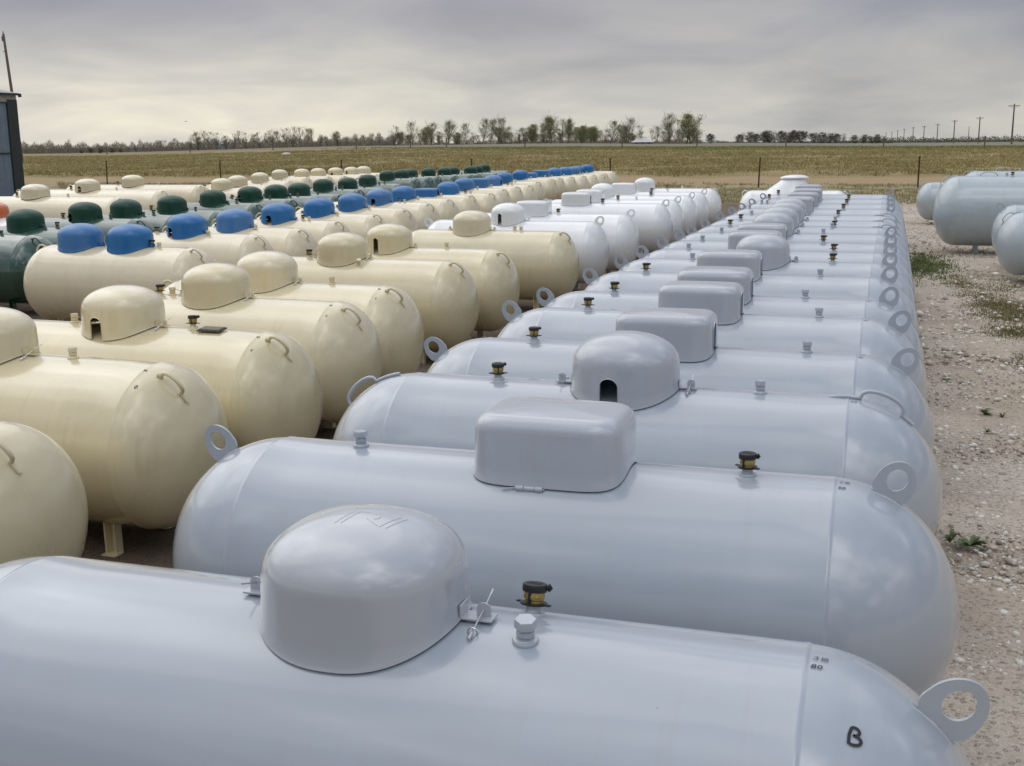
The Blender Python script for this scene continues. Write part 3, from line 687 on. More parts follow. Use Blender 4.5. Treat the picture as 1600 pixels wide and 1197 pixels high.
# stones lying on the yard
def rand_island_mat(name, stops, rough=.9):
    mt, nt, b = new_mat(name); ge = N(nt, 'ShaderNodeNewGeometry')
    nt.links.new(ramp(nt, stops, ge.outputs['Random Per Island']), b.inputs['Base Color']); b.inputs['Roughness'].default_value = rough
    b.inputs['Specular IOR Level'].default_value = .2
    return mt
def ico(sub):
    bm = bmesh.new(); bmesh.ops.create_icosphere(bm, subdivisions=sub, radius=1); bm.verts.ensure_lookup_table()
    V = np.array([v.co[:] for v in bm.verts]); Fc = np.array([[v.index for v in f.verts] for f in bm.faces]); bm.free(); return V, Fc
def scatter_stones(P2, S, sub):
    V, Fc = ico(sub); n = len(P2); k = len(V)
    jit = 1+RNG.normal(0, .17, (n, k, 1)); A = V[None]*jit
    A = A*np.stack([RNG.uniform(.7, 1.25, n), RNG.uniform(.6, 1.1, n), RNG.uniform(.4, .75, n)], -1)[:, None, :]
    an = RNG.uniform(0, 2*PI, n); c, s_ = np.cos(an)[:, None], np.sin(an)[:, None]
    A = np.stack([A[..., 0]*c-A[..., 1]*s_, A[..., 0]*s_+A[..., 1]*c, A[..., 2]], -1)*S[:, None, None]
    z = height(P2[:, 0], P2[:, 1])-.012+S*.15
    A = A+np.stack([P2[:, 0], P2[:, 1], z], -1)[:, None, :]
    return A.reshape(-1, 3), (Fc[None]+(np.arange(n)*k)[:, None, None]).reshape(-1, 3)
def clump_filter(P2, f=1.3, seed=0):
    r = np.random.default_rng(seed); v = np.zeros(len(P2))
    for _ in range(6):
        a_ = r.uniform(0, 6.28); v += np.sin((P2[:, 0]*np.cos(a_)+P2[:, 1]*np.sin(a_))*f*r.uniform(.5, 2)+r.uniform(0, 6))
    return v
def yard(n, y0, y1):
    Y = y0+(y1-y0)*RNG.random(n)**.8; L = .30; R_ = .35+(Y+2)*.135
    X = L+(R_-L)*RNG.random(n); return np.stack([X, Y], -1)
P1 = yard(15000, 2.3, 13); v = clump_filter(P1, 1.5, 1); P1 = P1[v > -1.2+1.6*RNG.normal(size=len(P1))]
P1b = np.stack([RNG.uniform(-3.6, -2.6, 1500), RNG.uniform(3.0, 7, 1500)], -1); P1 = np.concatenate([P1, P1b])
S1 = np.clip(RNG.lognormal(math.log(.0078), .55, len(P1)), .0035, .030)
V1, F1 = scatter_stones(P1, S1, 1)
P2_ = yard(17000, 12, 46); v = clump_filter(P2_, .7, 2); P2_ = P2_[v > -.6+1.2*RNG.normal(size=len(P2_))]
S2 = np.clip(RNG.lognormal(math.log(.0165), .5, len(P2_)), .009, .06)
V2, F2 = scatter_stones(P2_, S2, 1)
st = obj('gravel', np_mesh('gravel', np.concatenate([V1, V2]), np.concatenate([F1, F2+len(V1)]),
         [rand_island_mat('limestone_chips', [(0, (.30, .24, .185)), (.35, (.48, .42, .355)), (.7, (.66, .625, .565)), (1, (.78, .75, .70))])], True))
tag(st, 'pale limestone gravel strewn over the yard', 'gravel', kind='stuff')

# grass
def blades(P2, hmin, hmax, wid, per, spread_, lean=.5):
    n = len(P2)*per; base = np.repeat(P2, per, 0)+RNG.normal(0, spread_, (n, 2))
    z = height(base[:, 0], base[:, 1])-.03; h = RNG.uniform(hmin, hmax, n); an = RNG.uniform(0, 2*PI, n); ln = RNG.normal(0, lean, n)*h; la = RNG.uniform(0, 2*PI, n)
    w = wid*RNG.uniform(.6, 1.4, n)/2
    dx, dy_ = np.cos(an)*w, np.sin(an)*w
    b0 = np.stack([base[:, 0]-dx, base[:, 1]-dy_, z], -1); b1 = np.stack([base[:, 0]+dx, base[:, 1]+dy_, z], -1)
    lx, ly = np.cos(la)*ln, np.sin(la)*ln
    m0 = np.stack([base[:, 0]-dx*.7+lx*.35, base[:, 1]-dy_*.7+ly*.35, z+h*.6], -1); m1 = np.stack([base[:, 0]+dx*.7+lx*.35, base[:, 1]+dy_*.7+ly*.35, z+h*.6], -1)
    tp = np.stack([base[:, 0]+lx, base[:, 1]+ly, z+h], -1)
    V = np.stack([b0, b1, m0, m1, tp], 1).reshape(-1, 3); o = (np.arange(n)*5)[:, None]
    Fc = np.concatenate([o+np.array([[0, 1, 3]]), o+np.array([[0, 3, 2]]), o+np.array([[2, 3, 4]])], 0)
    return V, Fc
def field(n, y0, y1, pw=1., u0=-.84, u1=.17):
    Y = y0+(y1-y0)*RNG.random(n)**pw; return np.stack([Y*RNG.uniform(u0, u1, n), Y], -1)
STRAW = [(0, (.29, .235, .105)), (.3, (.40, .325, .155)), (.6, (.49, .405, .21)), (.85, (.35, .295, .135)), (1, (.28, .245, .10))]
def straw_mat():
    mt, nt, b = new_mat('straw_and_olive_grass'); ge = N(nt, 'ShaderNodeNewGeometry'); tc = N(nt, 'ShaderNodeTexCoord')
    n_ = N(nt, 'ShaderNodeTexNoise', Scale=.11, Detail=5., Roughness=.65); nt.links.new(tc.outputs['Object'], n_.inputs['Vector'])
    a_ = ramp(nt, STRAW, ge.outputs['Random Per Island']); g_ = ramp(nt, [(0, (.21, .195, .07)), (.6, (.30, .26, .105)), (1, (.39, .325, .155))], ge.outputs['Random Per Island'])
    nt.links.new(mixc(nt, a_, g_, mapr(nt, n_.outputs['Fac'], .42, .62, .1, .9)), b.inputs['Base Color']); b.inputs['Roughness'].default_value = .9; b.inputs['Specular IOR Level'].default_value = .2
    return mt
Pg = field(34000, 72.2, 140, 1.2); v = clump_filter(Pg, .35, 5); Pg = Pg[v > -1.6+1.5*RNG.normal(size=len(Pg))]
V, Fc = blades(Pg, .06, .26, .045, 8, .28, .9)
o = obj('bank_grass', np_mesh('bank_grass', V, Fc, [straw_mat()])); tag(o, 'tall dry olive and straw grass on the bank beyond the track', 'grass', kind='stuff')
Pn = field(9000, 136, 168, 1., -.50, .2); Pn = Pn[(Pn[:, 0]/Pn[:, 1]+.38)*14 > RNG.normal(0, 1, len(Pn))]
V, Fc = blades(Pn, .08, .26, .06, 6, .25, .7)
o = obj('field_grass', np_mesh('field_grass', V, Fc, [rand_island_mat('young_field_grass', [(0, (.16, .20, .065)), (.6, (.23, .255, .095)), (1, (.33, .30, .15))])])); tag(o, 'young green grass in a strip along the crest of the bank', 'grass', kind='stuff')
Pd = field(9000, 43, 61.5, 1., -.8, .16); v = clump_filter(Pd, .5, 6); Pd = Pd[v > -.4+1.2*RNG.normal(size=len(Pd))]
V, Fc = blades(Pd, .05, .16, .035, 7, .10)
o = obj('verge_grass', np_mesh('verge_grass', V, Fc, [rand_island_mat('pale_dry_grass', [(0, (.30, .25, .13)), (.6, (.43, .37, .225)), (1, (.24, .225, .095))])])); tag(o, 'short pale dry grass between the yard and the red track', 'grass', kind='stuff')
Pt = np.stack([RNG.normal(.80, .30, 800), RNG.normal(22.3, 1.1, 800)], -1); Pt = Pt[(Pt[:, 0] > .42)]
V, Fc = blades(Pt, .02, .085, .015, 8, .07, .8)
o = obj('turf_patch', np_mesh('turf_patch', V, Fc, [rand_island_mat('fresh_grass', [(0, (.08, .12, .035)), (.7, (.13, .165, .06)), (1, (.24, .215, .105))])])); tag(o, 'bright green grass patch on the gravel beside the grey row', 'grass', kind='stuff')
Pt = np.concatenate([np.stack([RNG.normal(cx_, sx_, n_), RNG.normal(cy_, sy_, n_)], -1) for cx_, cy_, sx_, sy_, n_ in ((1.32, 19.3, .16, .5, 350), (1.45, 17.4, .22, .7, 700), (1.75, 16.0, .25, .8, 900), (1.72, 14.6, .16, .7, 600), (1.62, 13.3, .12, .5, 400), (2.2, 17.5, .4, 1.2, 900), (2.6, 20.5, .5, 1.2, 500))])
Pt = Pt[clump_filter(Pt, 2.2, 9) > -.3+.9*RNG.normal(size=len(Pt))]
V, Fc = blades(Pt, .015, .06, .011, 8, .06, .9)
o = obj('worn_turf', np_mesh('worn_turf', V, Fc, [rand_island_mat('worn_grass', [(0, (.10, .115, .035)), (.5, (.18, .165, .07)), (1, (.28, .235, .13))])])); tag(o, 'worn grass growing through the gravel along the frame edge', 'grass', kind='stuff')

# weeds
def weed_mesh(seed, n, L, w, tilt):
    r = random.Random(seed); mb = MB()
    for k in range(n):
        a_ = r.uniform(0, 2*PI); l = L*r.uniform(.5, 1.1); el = math.radians(r.uniform(*tilt)); d = Vector((math.cos(a_), math.sin(a_), 0)); s_ = Vector((-d.y, d.x, 0))
        vs = []; K = 6
        for i in range(K+1):
            t = i/K; p = d*(l*t*math.cos(el))+Vector((0, 0, l*math.sin(el)*math.sin(t*PI*.62)*1.1+.004)); ww = w*math.sin(PI*(t*.9+.08))*(1+.35*(i % 2))*.5
            vs += [p-s_*ww+Vector((0, 0, ww*.5)), p, p+s_*ww+Vector((0, 0, ww*.5))]
        fs = []
        for i in range(K): fs += [(3*i, 3*i+1, 3*i+4, 3*i+3), (3*i+1, 3*i+2, 3*i+5, 3*i+4)]
        mb.add(vs, fs)
    return mb.mesh('weed', [M['leaf']])
M['leaf'] = plain('weed_leaf', (.13, .17, .07), .6, 0, 40, .4)
WD = [(.60, 6.68, 14, .14, 'sprawling green weed beside the second grey tank, nearest of the weeds', (3, 30)), (.50, 6.72, 9, .09, 'small green weed tuft close against the grey tanks beside the sprawling weed', (10, 50)),
      (.95, 10.08, 9, .09, 'leafy green weed alone on the bare gravel further back', (10, 50)), (1.08, 10.02, 4, .06, 'tiny sprig of weed next to the leafy green weed', (20, 60)), (.92, 9.47, 4, .055, 'thin wilted weed between the two larger weeds', (5, 40)),
      (.72, 11.5, 8, .07, 'low brownish weed by the fourth grey tank where gravel is whitest', (2, 15))]
for i, (X, Y, n, L, lab, ti) in enumerate(WD):
    o = obj('weed', weed_mesh(20+i, n*2, L*.9, .019, ti), None, (X, Y, float(height(X, Y))-.01)); tag(o, lab, 'weed', 'weeds in the gravel')

# ------------------------------------------------------------------ fences
def fence(name, label, pts, hgt, rad, mats, wires=3):
    base = empty(name, pts[0]); tag(base, label, 'fence')
    bx, by, bz = pts[0]
    mb = MB()
    for sx, sy, w_ in ((0, 0, 1), (.25, 0, .4)): pass
    a_ = rad
    mb.box((0, 0, hgt/2-.1), (a_*2, a_*.5, hgt+.2)); mb.box((0, a_*.7, hgt/2-.1), (a_*.5, a_*1.1, hgt+.2)); mb.box((0, 0, hgt-.03), (a_*2.2, a_*.8, .05))
    pm = mb.mesh('post', [mats], smooth=False)
    for (x, y, z) in pts: obj('fence_post', pm, base, (x-bx, y-by, z-bz), (random.uniform(-.02, .02), random.uniform(-.03, .03), 0))
    for k in range(wires):
        mb = MB(); hh = hgt*(.95-.28*k)
        mb.tube([(x-bx, y-by, z-bz+hh) for x, y, z in pts], .0022, 4)
        obj('fence_wire', mb.mesh('wire', [M['rust']]), base)
    return base
near = [(-5.47+7.23*k, 56.88+.16*k, float(height(-5.47+7.23*k, 56.88+.16*k))) for k in range(-7, 6)]
fence('post_fence', 'rusty steel post and wire fence between the tanks and the red track', near, 1.42, .036, M['rust'])
fp = [at(px, 150) for px in (-260, 20, 170, 300, 430, 560, 645, 701, 824, 976, 1093, 1232, 1385, 1543, 1700)]
fence('field_fence', 'weathered timber post fence along the top of the grassy bank', fp, 1.35, .075, M['timber'])

# ------------------------------------------------------------------ metal shed, left
def wall_mat():
    mt, nt, b = new_mat('blue_grey_sheet_steel')
    tc = N(nt, 'ShaderNodeTexCoord'); no = N(nt, 'ShaderNodeTexNoise', Scale=2.5, Detail=6.); nt.links.new(tc.outputs['Object'], no.inputs['Vector'])
    nt.links.new(mixc(nt, (.15, .20, .265), (.24, .30, .375), no.outputs['Fac']), b.inputs['Base Color']); b.inputs['Roughness'].default_value = .45; b.inputs['Metallic'].default_value = .3
    return mt
M['sheet'] = wall_mat(); M['trim'] = plain('dark_green_trim', (.022, .034, .034), .5, 0, 8, .2); M['roof_sheet'] = plain('weathered_roof_sheet', (.20, .24, .25), .45, .2, 4, .2); M['fascia'] = plain('pale_fascia', (.36, .35, .31), .6, 0, 5, .15)
def corr_wall(x0, x1, z0, z1, y, mat, horizontal_dir=Vector((1, 0, 0)), origin=Vector((0, 0, 0))):
    mb = MB(); nn = Vector((horizontal_dir.y, -horizontal_dir.x, 0)); pr = []; x = x0
    while x < x1-.01:
        for d, o_ in ((0, 0), (.10, 0), (.125, .028), (.175, .028), (.20, 0)): pr.append((x+d, o_))
        x += .30
    pr.append((x1, 0)); vs = []
    for (u, o_) in pr:
        for z in (z0, z1): vs.append(origin+horizontal_dir*u+nn*(o_+y)+Vector((0, 0, z)))
    mb.add(vs, [(2*i, 2*i+2, 2*i+3, 2*i+1) for i in range(len(pr)-1)], True)
    return mb.mesh('corrugated', [mat], smooth=False)
SHX, SHY = -36.36, 29.0
shed = empty('metal_shed', (SHX, SHY, 0)); tag(shed, 'blue-grey corrugated steel shed with dark green trim behind the cream tanks', 'shed')
WL, DP, EH = 11.0, 14.0, 4.52
obj('wall', corr_wall(-WL, 0, .1, EH-.28, 0, M['sheet']), shed)
obj('wall', corr_wall(0, DP, .1, EH-.28, 0, M['sheet'], Vector((0, 1, 0))), shed)
obj('wall', corr_wall(0, DP, .1, EH-.28, 0, M['sheet'], Vector((0, -1, 0)), Vector((-WL, DP, 0))), shed)
obj('wall', corr_wall(0, WL, .1, EH-.28, 0, M['sheet'], Vector((-1, 0, 0)), Vector((0, DP, 0))), shed)
mb = MB(); mb.box((.045, DP-.24, EH/2-.12), (.05, .62, EH-.24)); mb.box((-.14, DP+.045, EH/2-.12), (.36, .05, EH-.24)); obj('corner_trim', mb.mesh('trim', [M['trim']], smooth=False), shed)
mb = MB(); mb.box((.045, DP/2-.3, 1.98), (.035, DP-.55, .07)); obj('girt_trim', mb.mesh('girt', [M['trim']], smooth=False), shed)
mb = MB(); mb.box((.035, DP/2, EH-.20), (.05, DP+.1, .30)); mb.cur = 1; mb.box((.052, DP/2, EH-.37), (.05, DP+.1, .05)); obj('fascia', mb.mesh('fascia', [M['fascia'], M['trim']], smooth=False), shed)
mb = MB(); z0 = EH-.03; rise = 1.0; vs = []
for (x, z) in ((.12, z0), (.12, z0+.07), (-WL/2, z0+rise+.07), (-WL-.22, z0+.07), (-WL-.22, z0), (-WL/2, z0+rise)): vs += [(x, -.25, z), (x, DP+.22, z)]
mb.add(vs, [(2*i, 2*i+1, (2*i+3) % 12, (2*i+2) % 12) for i in range(6)]+[(0, 2, 4, 10), (10, 4, 6, 8), (1, 11, 5, 3), (11, 9, 7, 5)], True)
for yy in (.0, DP): mb.add([(.0, yy, EH-.06), (-WL, yy, EH-.06), (-WL/2, yy, EH-.06+rise)], [(0, 2, 1)], True)
obj('roof', mb.mesh('roof', [M['roof_sheet']], smooth=False), shed)
mb = MB(); mb.box((.165, DP/2, EH-.02), (.08, DP+.4, .08)); mb.box((.165, DP+.17, EH-.05), (.10, .12, .15), bev=.01); obj('gutter', mb.mesh('gutter', [M['trim']], smooth=False), shed)

# ------------------------------------------------------------------ utility poles
def pole(loc, H, arms, r0, label, group, rot=(0, 0, 0), seg=10):
    p = empty('utility_pole', loc); tag(p, label, 'utility pole', group); p.rotation_euler = rot
    mb = MB(); mb.tube([(0, 0, -.4), (0, 0, H*.5), (0, 0, H)], [r0, r0*.82, r0*.62], seg); obj('pole_shaft', mb.mesh('shaft', [M['timber']]), p)
    for z in arms:
        mb = MB(); mb.box((0, -r0*.9, z), (2.6, .12, .14)); mb.tube([(-.9, -r0*.9, z), (0, -r0*.9, z-.7)], .03, 6); mb.tube([(.9, -r0*.9, z), (0, -r0*.9, z-.7)], .03, 6)
        ca = obj('crossarm', mb.mesh('arm', [M['timber']]), p)
        for x in (-1.15, -.45, .45, 1.15):
            mb = MB(); mb.lathe([(.03, 0), (.03, .08), (.07, .10), (.07, .16), (.04, .20)], 8, (x, -r0*.9, z+.07)); obj('insulator', mb.mesh('insulator', [M['zinc']]), ca)
    return p
X, Y, Z = at(36, 106)
pl = pole((X, Y, Z), 13.5, [], .20, 'bare leaning timber utility pole behind the shed', None, (0, math.radians(-3.0), YAW))
mb = MB(); mb.lathe([(.05, 0), (.06, .2), (.03, .35)], 8, (0, 0, 13.45)); mb.box((-.16, 0, 13.0), (.16, .1, .5)); mb.box((-.2, 0, 11.7), (.2, .06, .06)); obj('pole_fittings', mb.mesh('fittings', [M['timber']]), pl)
PL = [(1585, 163, 300), (1533, 183, 440), (1494, 188, 520), (1468, 194, 640), (1447, 197, 740), (1430, 199, 840), (1416, 202, 960), (1406, 204, 1080), (1397, 206.5, 1250), (1388, 208, 1400)]
for i, (px, ty, d) in enumerate(PL):
    X, Y, Z = at(px, d); hor = 222+(800-px)*.01; dep = math.hypot(X, Y)*math.cos(math.atan((px-800)/F_PX*math.cos(PITCH)))
    H = CAM_H+(hor-ty)*dep/F_PX/1.044-Z
    pole((X, Y, Z), H, [H-.5], .19 + .00012*d, 'timber utility pole with crossarm, %s' % ('tallest and nearest of the receding line' if i == 0 else '%s of the line receding into the distance' % ORD[i]), 'utility poles beyond the field', (0, 0, YAW-.5), 8)
X, Y, Z = at(1517, 420); p = pole((X, Y, Z), 5.6, [], .13, 'short pole without crossarm standing between two tall utility poles', None)

# ------------------------------------------------------------------ trees
def leaf_mat(name, stops): return rand_island_mat(name, stops, .8)
M['bud'] = leaf_mat('spring_buds', [(0, (.24, .24, .125)), (.5, (.33, .325, .18)), (1, (.42, .39, .25))])
M['greenleaf'] = leaf_mat('fresh_leaves', [(0, (.19, .215, .085)), (.5, (.28, .30, .13)), (1, (.38, .37, .20))])
M['cedar'] = leaf_mat('cedar_foliage', [(0, (.07, .076, .058)), (.6, (.105, .108, .082)), (1, (.145, .14, .105))])
M['scrub'] = leaf_mat('bare_scrub', [(0, (.14, .12, .092)), (.6, (.235, .205, .16)), (1, (.225, .22, .13))])
def tree_proto(seed, H, kind):
    """stems, limbs rising from low on the trunk and fine twigs; foliage set along limbs and twigs through the whole crown"""
    r = random.Random(seed); rn = np.random.default_rng(seed)
    tb = MB(); cb = MB(); cb.cur = 1; L = []
    cfg = {'bare': (.16, .44, 30, 5, 1), 'bud': (.08, .54, 36, 7, 1), 'green': (.04, .58, 44, 7, 2), 'dark': (.04, .60, 34, 6, 2), 'scrub': (.0, .60, 34, 6, 3), 'cedar': (.03, .34, 60, 5, 1)}[kind]
    low, wid, nb, nt_, ns = cfg
    for q in range(ns + (1 if r.random() < .4 and kind in ('bare', 'bud') else 0)):
        lean = Vector((r.gauss(0, .10), r.gauss(0, .10), 1)) + (Vector((.35, 0, 0)) if seed == 3 else Vector((0, 0, 0)))
        hh = H*(1 if q == 0 else r.uniform(.6, .9)); p = Vector((r.gauss(0, .03)*H*(q > 0)*3, r.gauss(0, .03)*H*(q > 0)*3, -.25)); st = [p.copy()]
        for i in range(8):
            lean = (lean+Vector((r.gauss(0, .09), r.gauss(0, .09), .08))).normalized(); p = p+lean*(hh+.25)/8; st.append(p.copy())
        r0 = H*.022; tb.tube(st, [max(.03, r0*(1-i/8.6)) for i in range(9)], 6)
        for k in range(nb):
            t = low+(1-low)*(k+r.random())/nb; i = min(7, int(t*8)); b0 = st[i].lerp(st[i+1], t*8-i)
            env = {'cedar': 1.15*(1-t)**.75+.05, 'dark': (1-abs(2*t-.8)**2.2*.55)}.get(kind, math.sin(PI*min(1, (t-low)/(1-low)*.80+.2))**.8)
            l = wid*H*env*r.uniform(.55, 1.15); a_ = k*2.4+r.gauss(0, .5); rise = {'cedar': .25, 'dark': .5, 'scrub': .7}.get(kind, 1.0)*r.uniform(.6, 1.3)
            d = Vector((math.cos(a_), math.sin(a_), rise)).normalized(); q2 = b0; pts = [b0]
            for m_ in range(4): d = (d+Vector((r.gauss(0, .14), r.gauss(0, .14), r.gauss(.07, .1)))).normalized(); q2 = q2+d*l/4; pts.append(q2)
            rb = max(.022, r0*(1-t)*.45); tb.tube(pts, [rb, rb*.85, rb*.7, rb*.55, .018], 4, cap=False)
            for w_ in range(nt_):
                u = r.uniform(.25, 1.); j = min(3, int(u*4)); c0 = pts[j].lerp(pts[j+1], u*4-j); dd = (d*.6+Vector((r.gauss(0, .6), r.gauss(0, .6), r.gauss(.45, .4)))).normalized(); tl = l*r.uniform(.25, .5)+.12
                c1 = c0+dd*tl; cb.tube([c0, c0+dd*tl*.5+Vector((r.gauss(0, .04), r.gauss(0, .04), 0)), c1], [.022, .017, .012], 3, cap=False, flat=True)
                L += [c0.lerp(c1, z) for z in (.35, .7, 1.)]
    per, jit, sz_, mat = {'bare': (1, .12, .055, 'scrub'), 'bud': (2, .24, .075, 'bud'), 'green': (3, .28, .085, 'greenleaf'), 'dark': (3, .28, .11, 'cedar'), 'scrub': (4, .2, .08, 'scrub'), 'cedar': (4, .16, .10, 'cedar')}[kind]
    T = np.array([p[:] for p in L]); n = len(T)*per
    C = np.repeat(T, per, 0)+rn.normal(0, jit*H/8, (n, 3)); C[:, 2] = np.maximum(C[:, 2], .08); sz = rn.uniform(.6, 1.5, n)*sz_*H/8*1.25
    q = rn.normal(size=(n, 3)); q /= np.linalg.norm(q, axis=1)[:, None]; w = np.cross(q, rn.normal(size=(n, 3))); w /= np.linalg.norm(w, axis=1)[:, None]
    Vq = np.stack([C-q*sz[:, None], C+w*sz[:, None]*.7, C+q*sz[:, None], C-w*sz[:, None]*.7], 1).reshape(-1, 3)
    cb.cur = 0; cb.add(Vq.tolist(), [(4*i, 4*i+1, 4*i+2, 4*i+3) for i in range(n)], True)
    return tb.mesh('trunk', [M['bark']], smooth=False), cb.mesh('crown', [M[mat], M['twig']], smooth=False)
PROTO = {'bare': [tree_proto(s_, 8, 'bare') for s_ in (1, 2, 3)], 'bud': [tree_proto(s_, 8, 'bud') for s_ in (11, 12, 13, 14, 15)],
         'green': [tree_proto(s_, 8, 'green') for s_ in (21, 22)], 'dark': [tree_proto(s_, 6, 'dark') for s_ in (51, 52, 53)],
         'cedar': [tree_proto(s_, 5, 'cedar') for s_ in (31, 32)], 'scrub': [tree_proto(s_, 4, 'scrub') for s_ in (41, 42, 43)]}
HP = {'dark': 6, 'bare': 8, 'bud': 8, 'green': 8, 'cedar': 5, 'scrub': 4}
def put_tree(kind, px, ty, d, label, group, wide=1., pi=None):
    X, Y, Z = at(px, d); hor = 222+(800-px)*.01; dep = math.hypot(X, Y)*math.cos(math.atan((px-800)/F_PX*math.cos(PITCH)))
    H = max(1.2, CAM_H+(hor-ty)*dep/F_PX/1.044-Z)
    tr, cr = random.choice(PROTO[kind]) if pi is None else PROTO[kind][pi]
    e = empty({'cedar': 'cedar_tree', 'scrub': 'scrub_bush'}.get(kind, 'tree'), (X, Y, Z-.1), random.uniform(0, 6.28)); s_ = H/HP[kind]
    e.scale = (s_*wide, s_*wide, s_); tag(e, label, 'bush' if kind == 'scrub' else 'tree', group)
    obj('trunk', tr, e); obj('crown', cr, e)
    return e
MID = [('bare', 619, 198, 1.1, 'bare leaning tree at the start of the middle row of trees', 2), ('bare', 633, 206, 1.0, 'small bare tree beside the leaning bare tree', 0), ('bud', 649, 193, .8, 'slim budding tree, first after the two bare ones', None),
       ('bud', 678, 195, 1., 'wide budding tree between two slim ones', None), ('bud', 704, 191, .9, 'forked budding tree standing alone left of the tall trio', None), ('bud', 734, 194, .8, 'budding tree just ahead of the tall trio', None),
       ('bud', 757, 187, .9, 'first of the tall trio of budding trees', None), ('bud', 770, 188, .9, 'second of the tall trio of budding trees', None), ('bud', 781, 186, .9, 'third of the tall trio of budding trees', None), ('bud', 796, 200, .9, 'short budding tree after the tall trio', None),
       ('cedar', 815, 210, .8, 'small dark cedar standing between two budding trees', 0), ('green', 834, 196, 1.1, 'bushy light green tree right after the small cedar', 0), ('bud', 852, 194, .8, 'thin budding tree before the tall light green one', None),
       ('green', 866, 184, .8, 'tall light green tree near the middle of the row', 1), ('bare', 883, 188, .8, 'pale bare stemmed tree beside the tall light green one', 1), ('green', 893, 188, .7, 'light green tree beside the pale bare stems', None),
       ('green', 911, 198, 1.2, 'low spreading light green tree', 0), ('green', 935, 200, 1.1, 'round light green tree next to the spreading one', 1), ('bud', 957, 190, 1.1, 'broad domed budding tree left of the farmhouse', None), ('bud', 972, 196, .8, 'slim budding tree nearer the farmhouse', None),
       ('bud', 986, 188, .8, 'tall slim budding tree beside the farmhouse', None), ('bare', 1003, 196, .9, 'grey bare tree rising behind the farmhouse', 0), ('bare', 1023, 202, .8, 'small bare tree past the farmhouse roof', 1), ('bud', 1049, 182, .8, 'tall budding tree beside the big rounded green tree', None),
       ('bud', 1039, 206, 1.1, 'low budding tree beneath the tall one', None), ('green', 1077, 181, 1.25, 'big rounded green tree, last of the middle row', 0), ('dark', 1113, 210, 1.1, 'dark rounded cedar alone in the gap', 1)]
for kind, px, ty, wd, lab, pi in MID:
    if kind == 'green': wd *= .9
    put_tree(kind, px, ty, 330+random.uniform(-20, 20), lab, 'trees along the middle of the horizon', wd, pi)
LEFT = [(205, 229), (216, 226), (228, 228), (240, 223), (252, 221), (262, 220), (272, 224), (300, 216), (312, 209), (323, 206), (333, 207), (344, 208), (356, 214), (368, 209), (378, 206), (389, 208), (400, 211), (410, 207), (420, 209), (431, 204), (441, 206), (452, 201), (462, 199), (472, 200), (482, 202), (491, 203), (503, 211), (515, 215), (532, 207), (545, 216), (560, 210), (572, 212), (583, 210), (596, 215)]
for i, (px, ty) in enumerate(LEFT):
    put_tree('bare' if i % 4 else 'bud', px, ty, 330+random.uniform(-25, 35), 'bare spring tree rising out of the brown thicket at the field edge', 'bare trees in the left thicket', 1.0)
for px, ty in ((42, 226), (55, 228), (68, 227), (82, 230), (95, 231), (108, 234), (130, 234), (145, 231), (160, 230), (178, 231), (192, 232)):
    put_tree('scrub' if px > 110 else 'bud', px, ty, 300+random.uniform(-20, 25), 'grey-green bush in the low thicket right beside the shed', 'bushes beside the shed', 1.3)
for px in (626, 640, 662, 668, 690, 716, 722, 743, 750, 788, 803, 809, 822, 841, 846, 858, 872, 879, 900, 905, 919, 926, 943, 949, 964, 979, 993, 1031, 1044, 1058, 1064, 1092):
    put_tree(random.choice(('bud', 'bud', 'bare', 'green')), px, random.uniform(199, 212), 345+random.uniform(-12, 30), 'small budding tree filling a gap in the middle row of trees', 'small trees filling the middle row', random.uniform(1.1, 1.5))
DARK = [(1158, 212), (1166, 209), (1176, 208), (1185, 211), (1196, 208), (1205, 206), (1214, 208), (1224, 207), (1234, 209), (1244, 206), (1254, 207), (1263, 208), (1277, 210), (1288, 209), (1299, 210), (1310, 211), (1320, 210), (1341, 213), (1352, 212), (1368, 214), (1377, 212), (1386, 214)]
for i, (px, ty) in enumerate(DARK):
    put_tree('bare' if i % 5 == 1 else 'dark', px, ty-1, 520+random.uniform(-30, 30), 'dark tree in the clumps between the big green tree and the utility poles', 'dark trees left of the utility poles', 1.15)
# far woods that read as one mass
def wood_mass(name, cols, d0, d1, hlo, hhi, n, sz, mat, label, twiggy=0.):
    px = RNG.uniform(cols[0], cols[1], n); d = RNG.uniform(d0, d1, n); X = np.tan(np.arctan((px-800)/F_PX*math.cos(PITCH))-YAW)*d; Z = height(X, d)
    pr = np.random.default_rng(n); wv = sum(np.sin(px*f_+pr.uniform(0, 6.28))*f_**-.35 for f_ in pr.uniform(.02, .6, 16)); wv = (wv-wv.min())/(wv.max()-wv.min())
    prof = hlo+(hhi-hlo)*wv
    zz = Z-.2+prof*np.minimum(RNG.random(n), RNG.random(n)*1.25)**.9*1.05
    C = np.stack([X, d, zz], -1); q = RNG.normal(size=(n, 3)); tw = (RNG.random(n) < twiggy)[:, None]; q = np.where(tw, q*.3+np.array([0, 0, 1.]), q); q /= np.linalg.norm(q, axis=1)[:, None]; w = np.cross(q, RNG.normal(size=(n, 3))); w /= np.linalg.norm(w, axis=1)[:, None]; s_ = RNG.uniform(.5, 1.3, n)[:, None]*sz
    qs = q*np.where(tw, 4.5, 1.); ws = w*np.where(tw, .28, .6); V = np.stack([C-qs*s_, C+ws*s_, C+qs*s_, C-ws*s_], 1).reshape(-1, 3)
    o_ = obj(name, np_mesh(name, V, np.arange(4*n).reshape(-1, 4), [M[mat]])); tag(o_, label, 'wood', kind='stuff')
wood_mass('brown_thicket', (105, 622), 335, 385, 1.6, 4.6, 60000, .13, 'scrub', 'brown leafless thicket along the left field edge', .6)
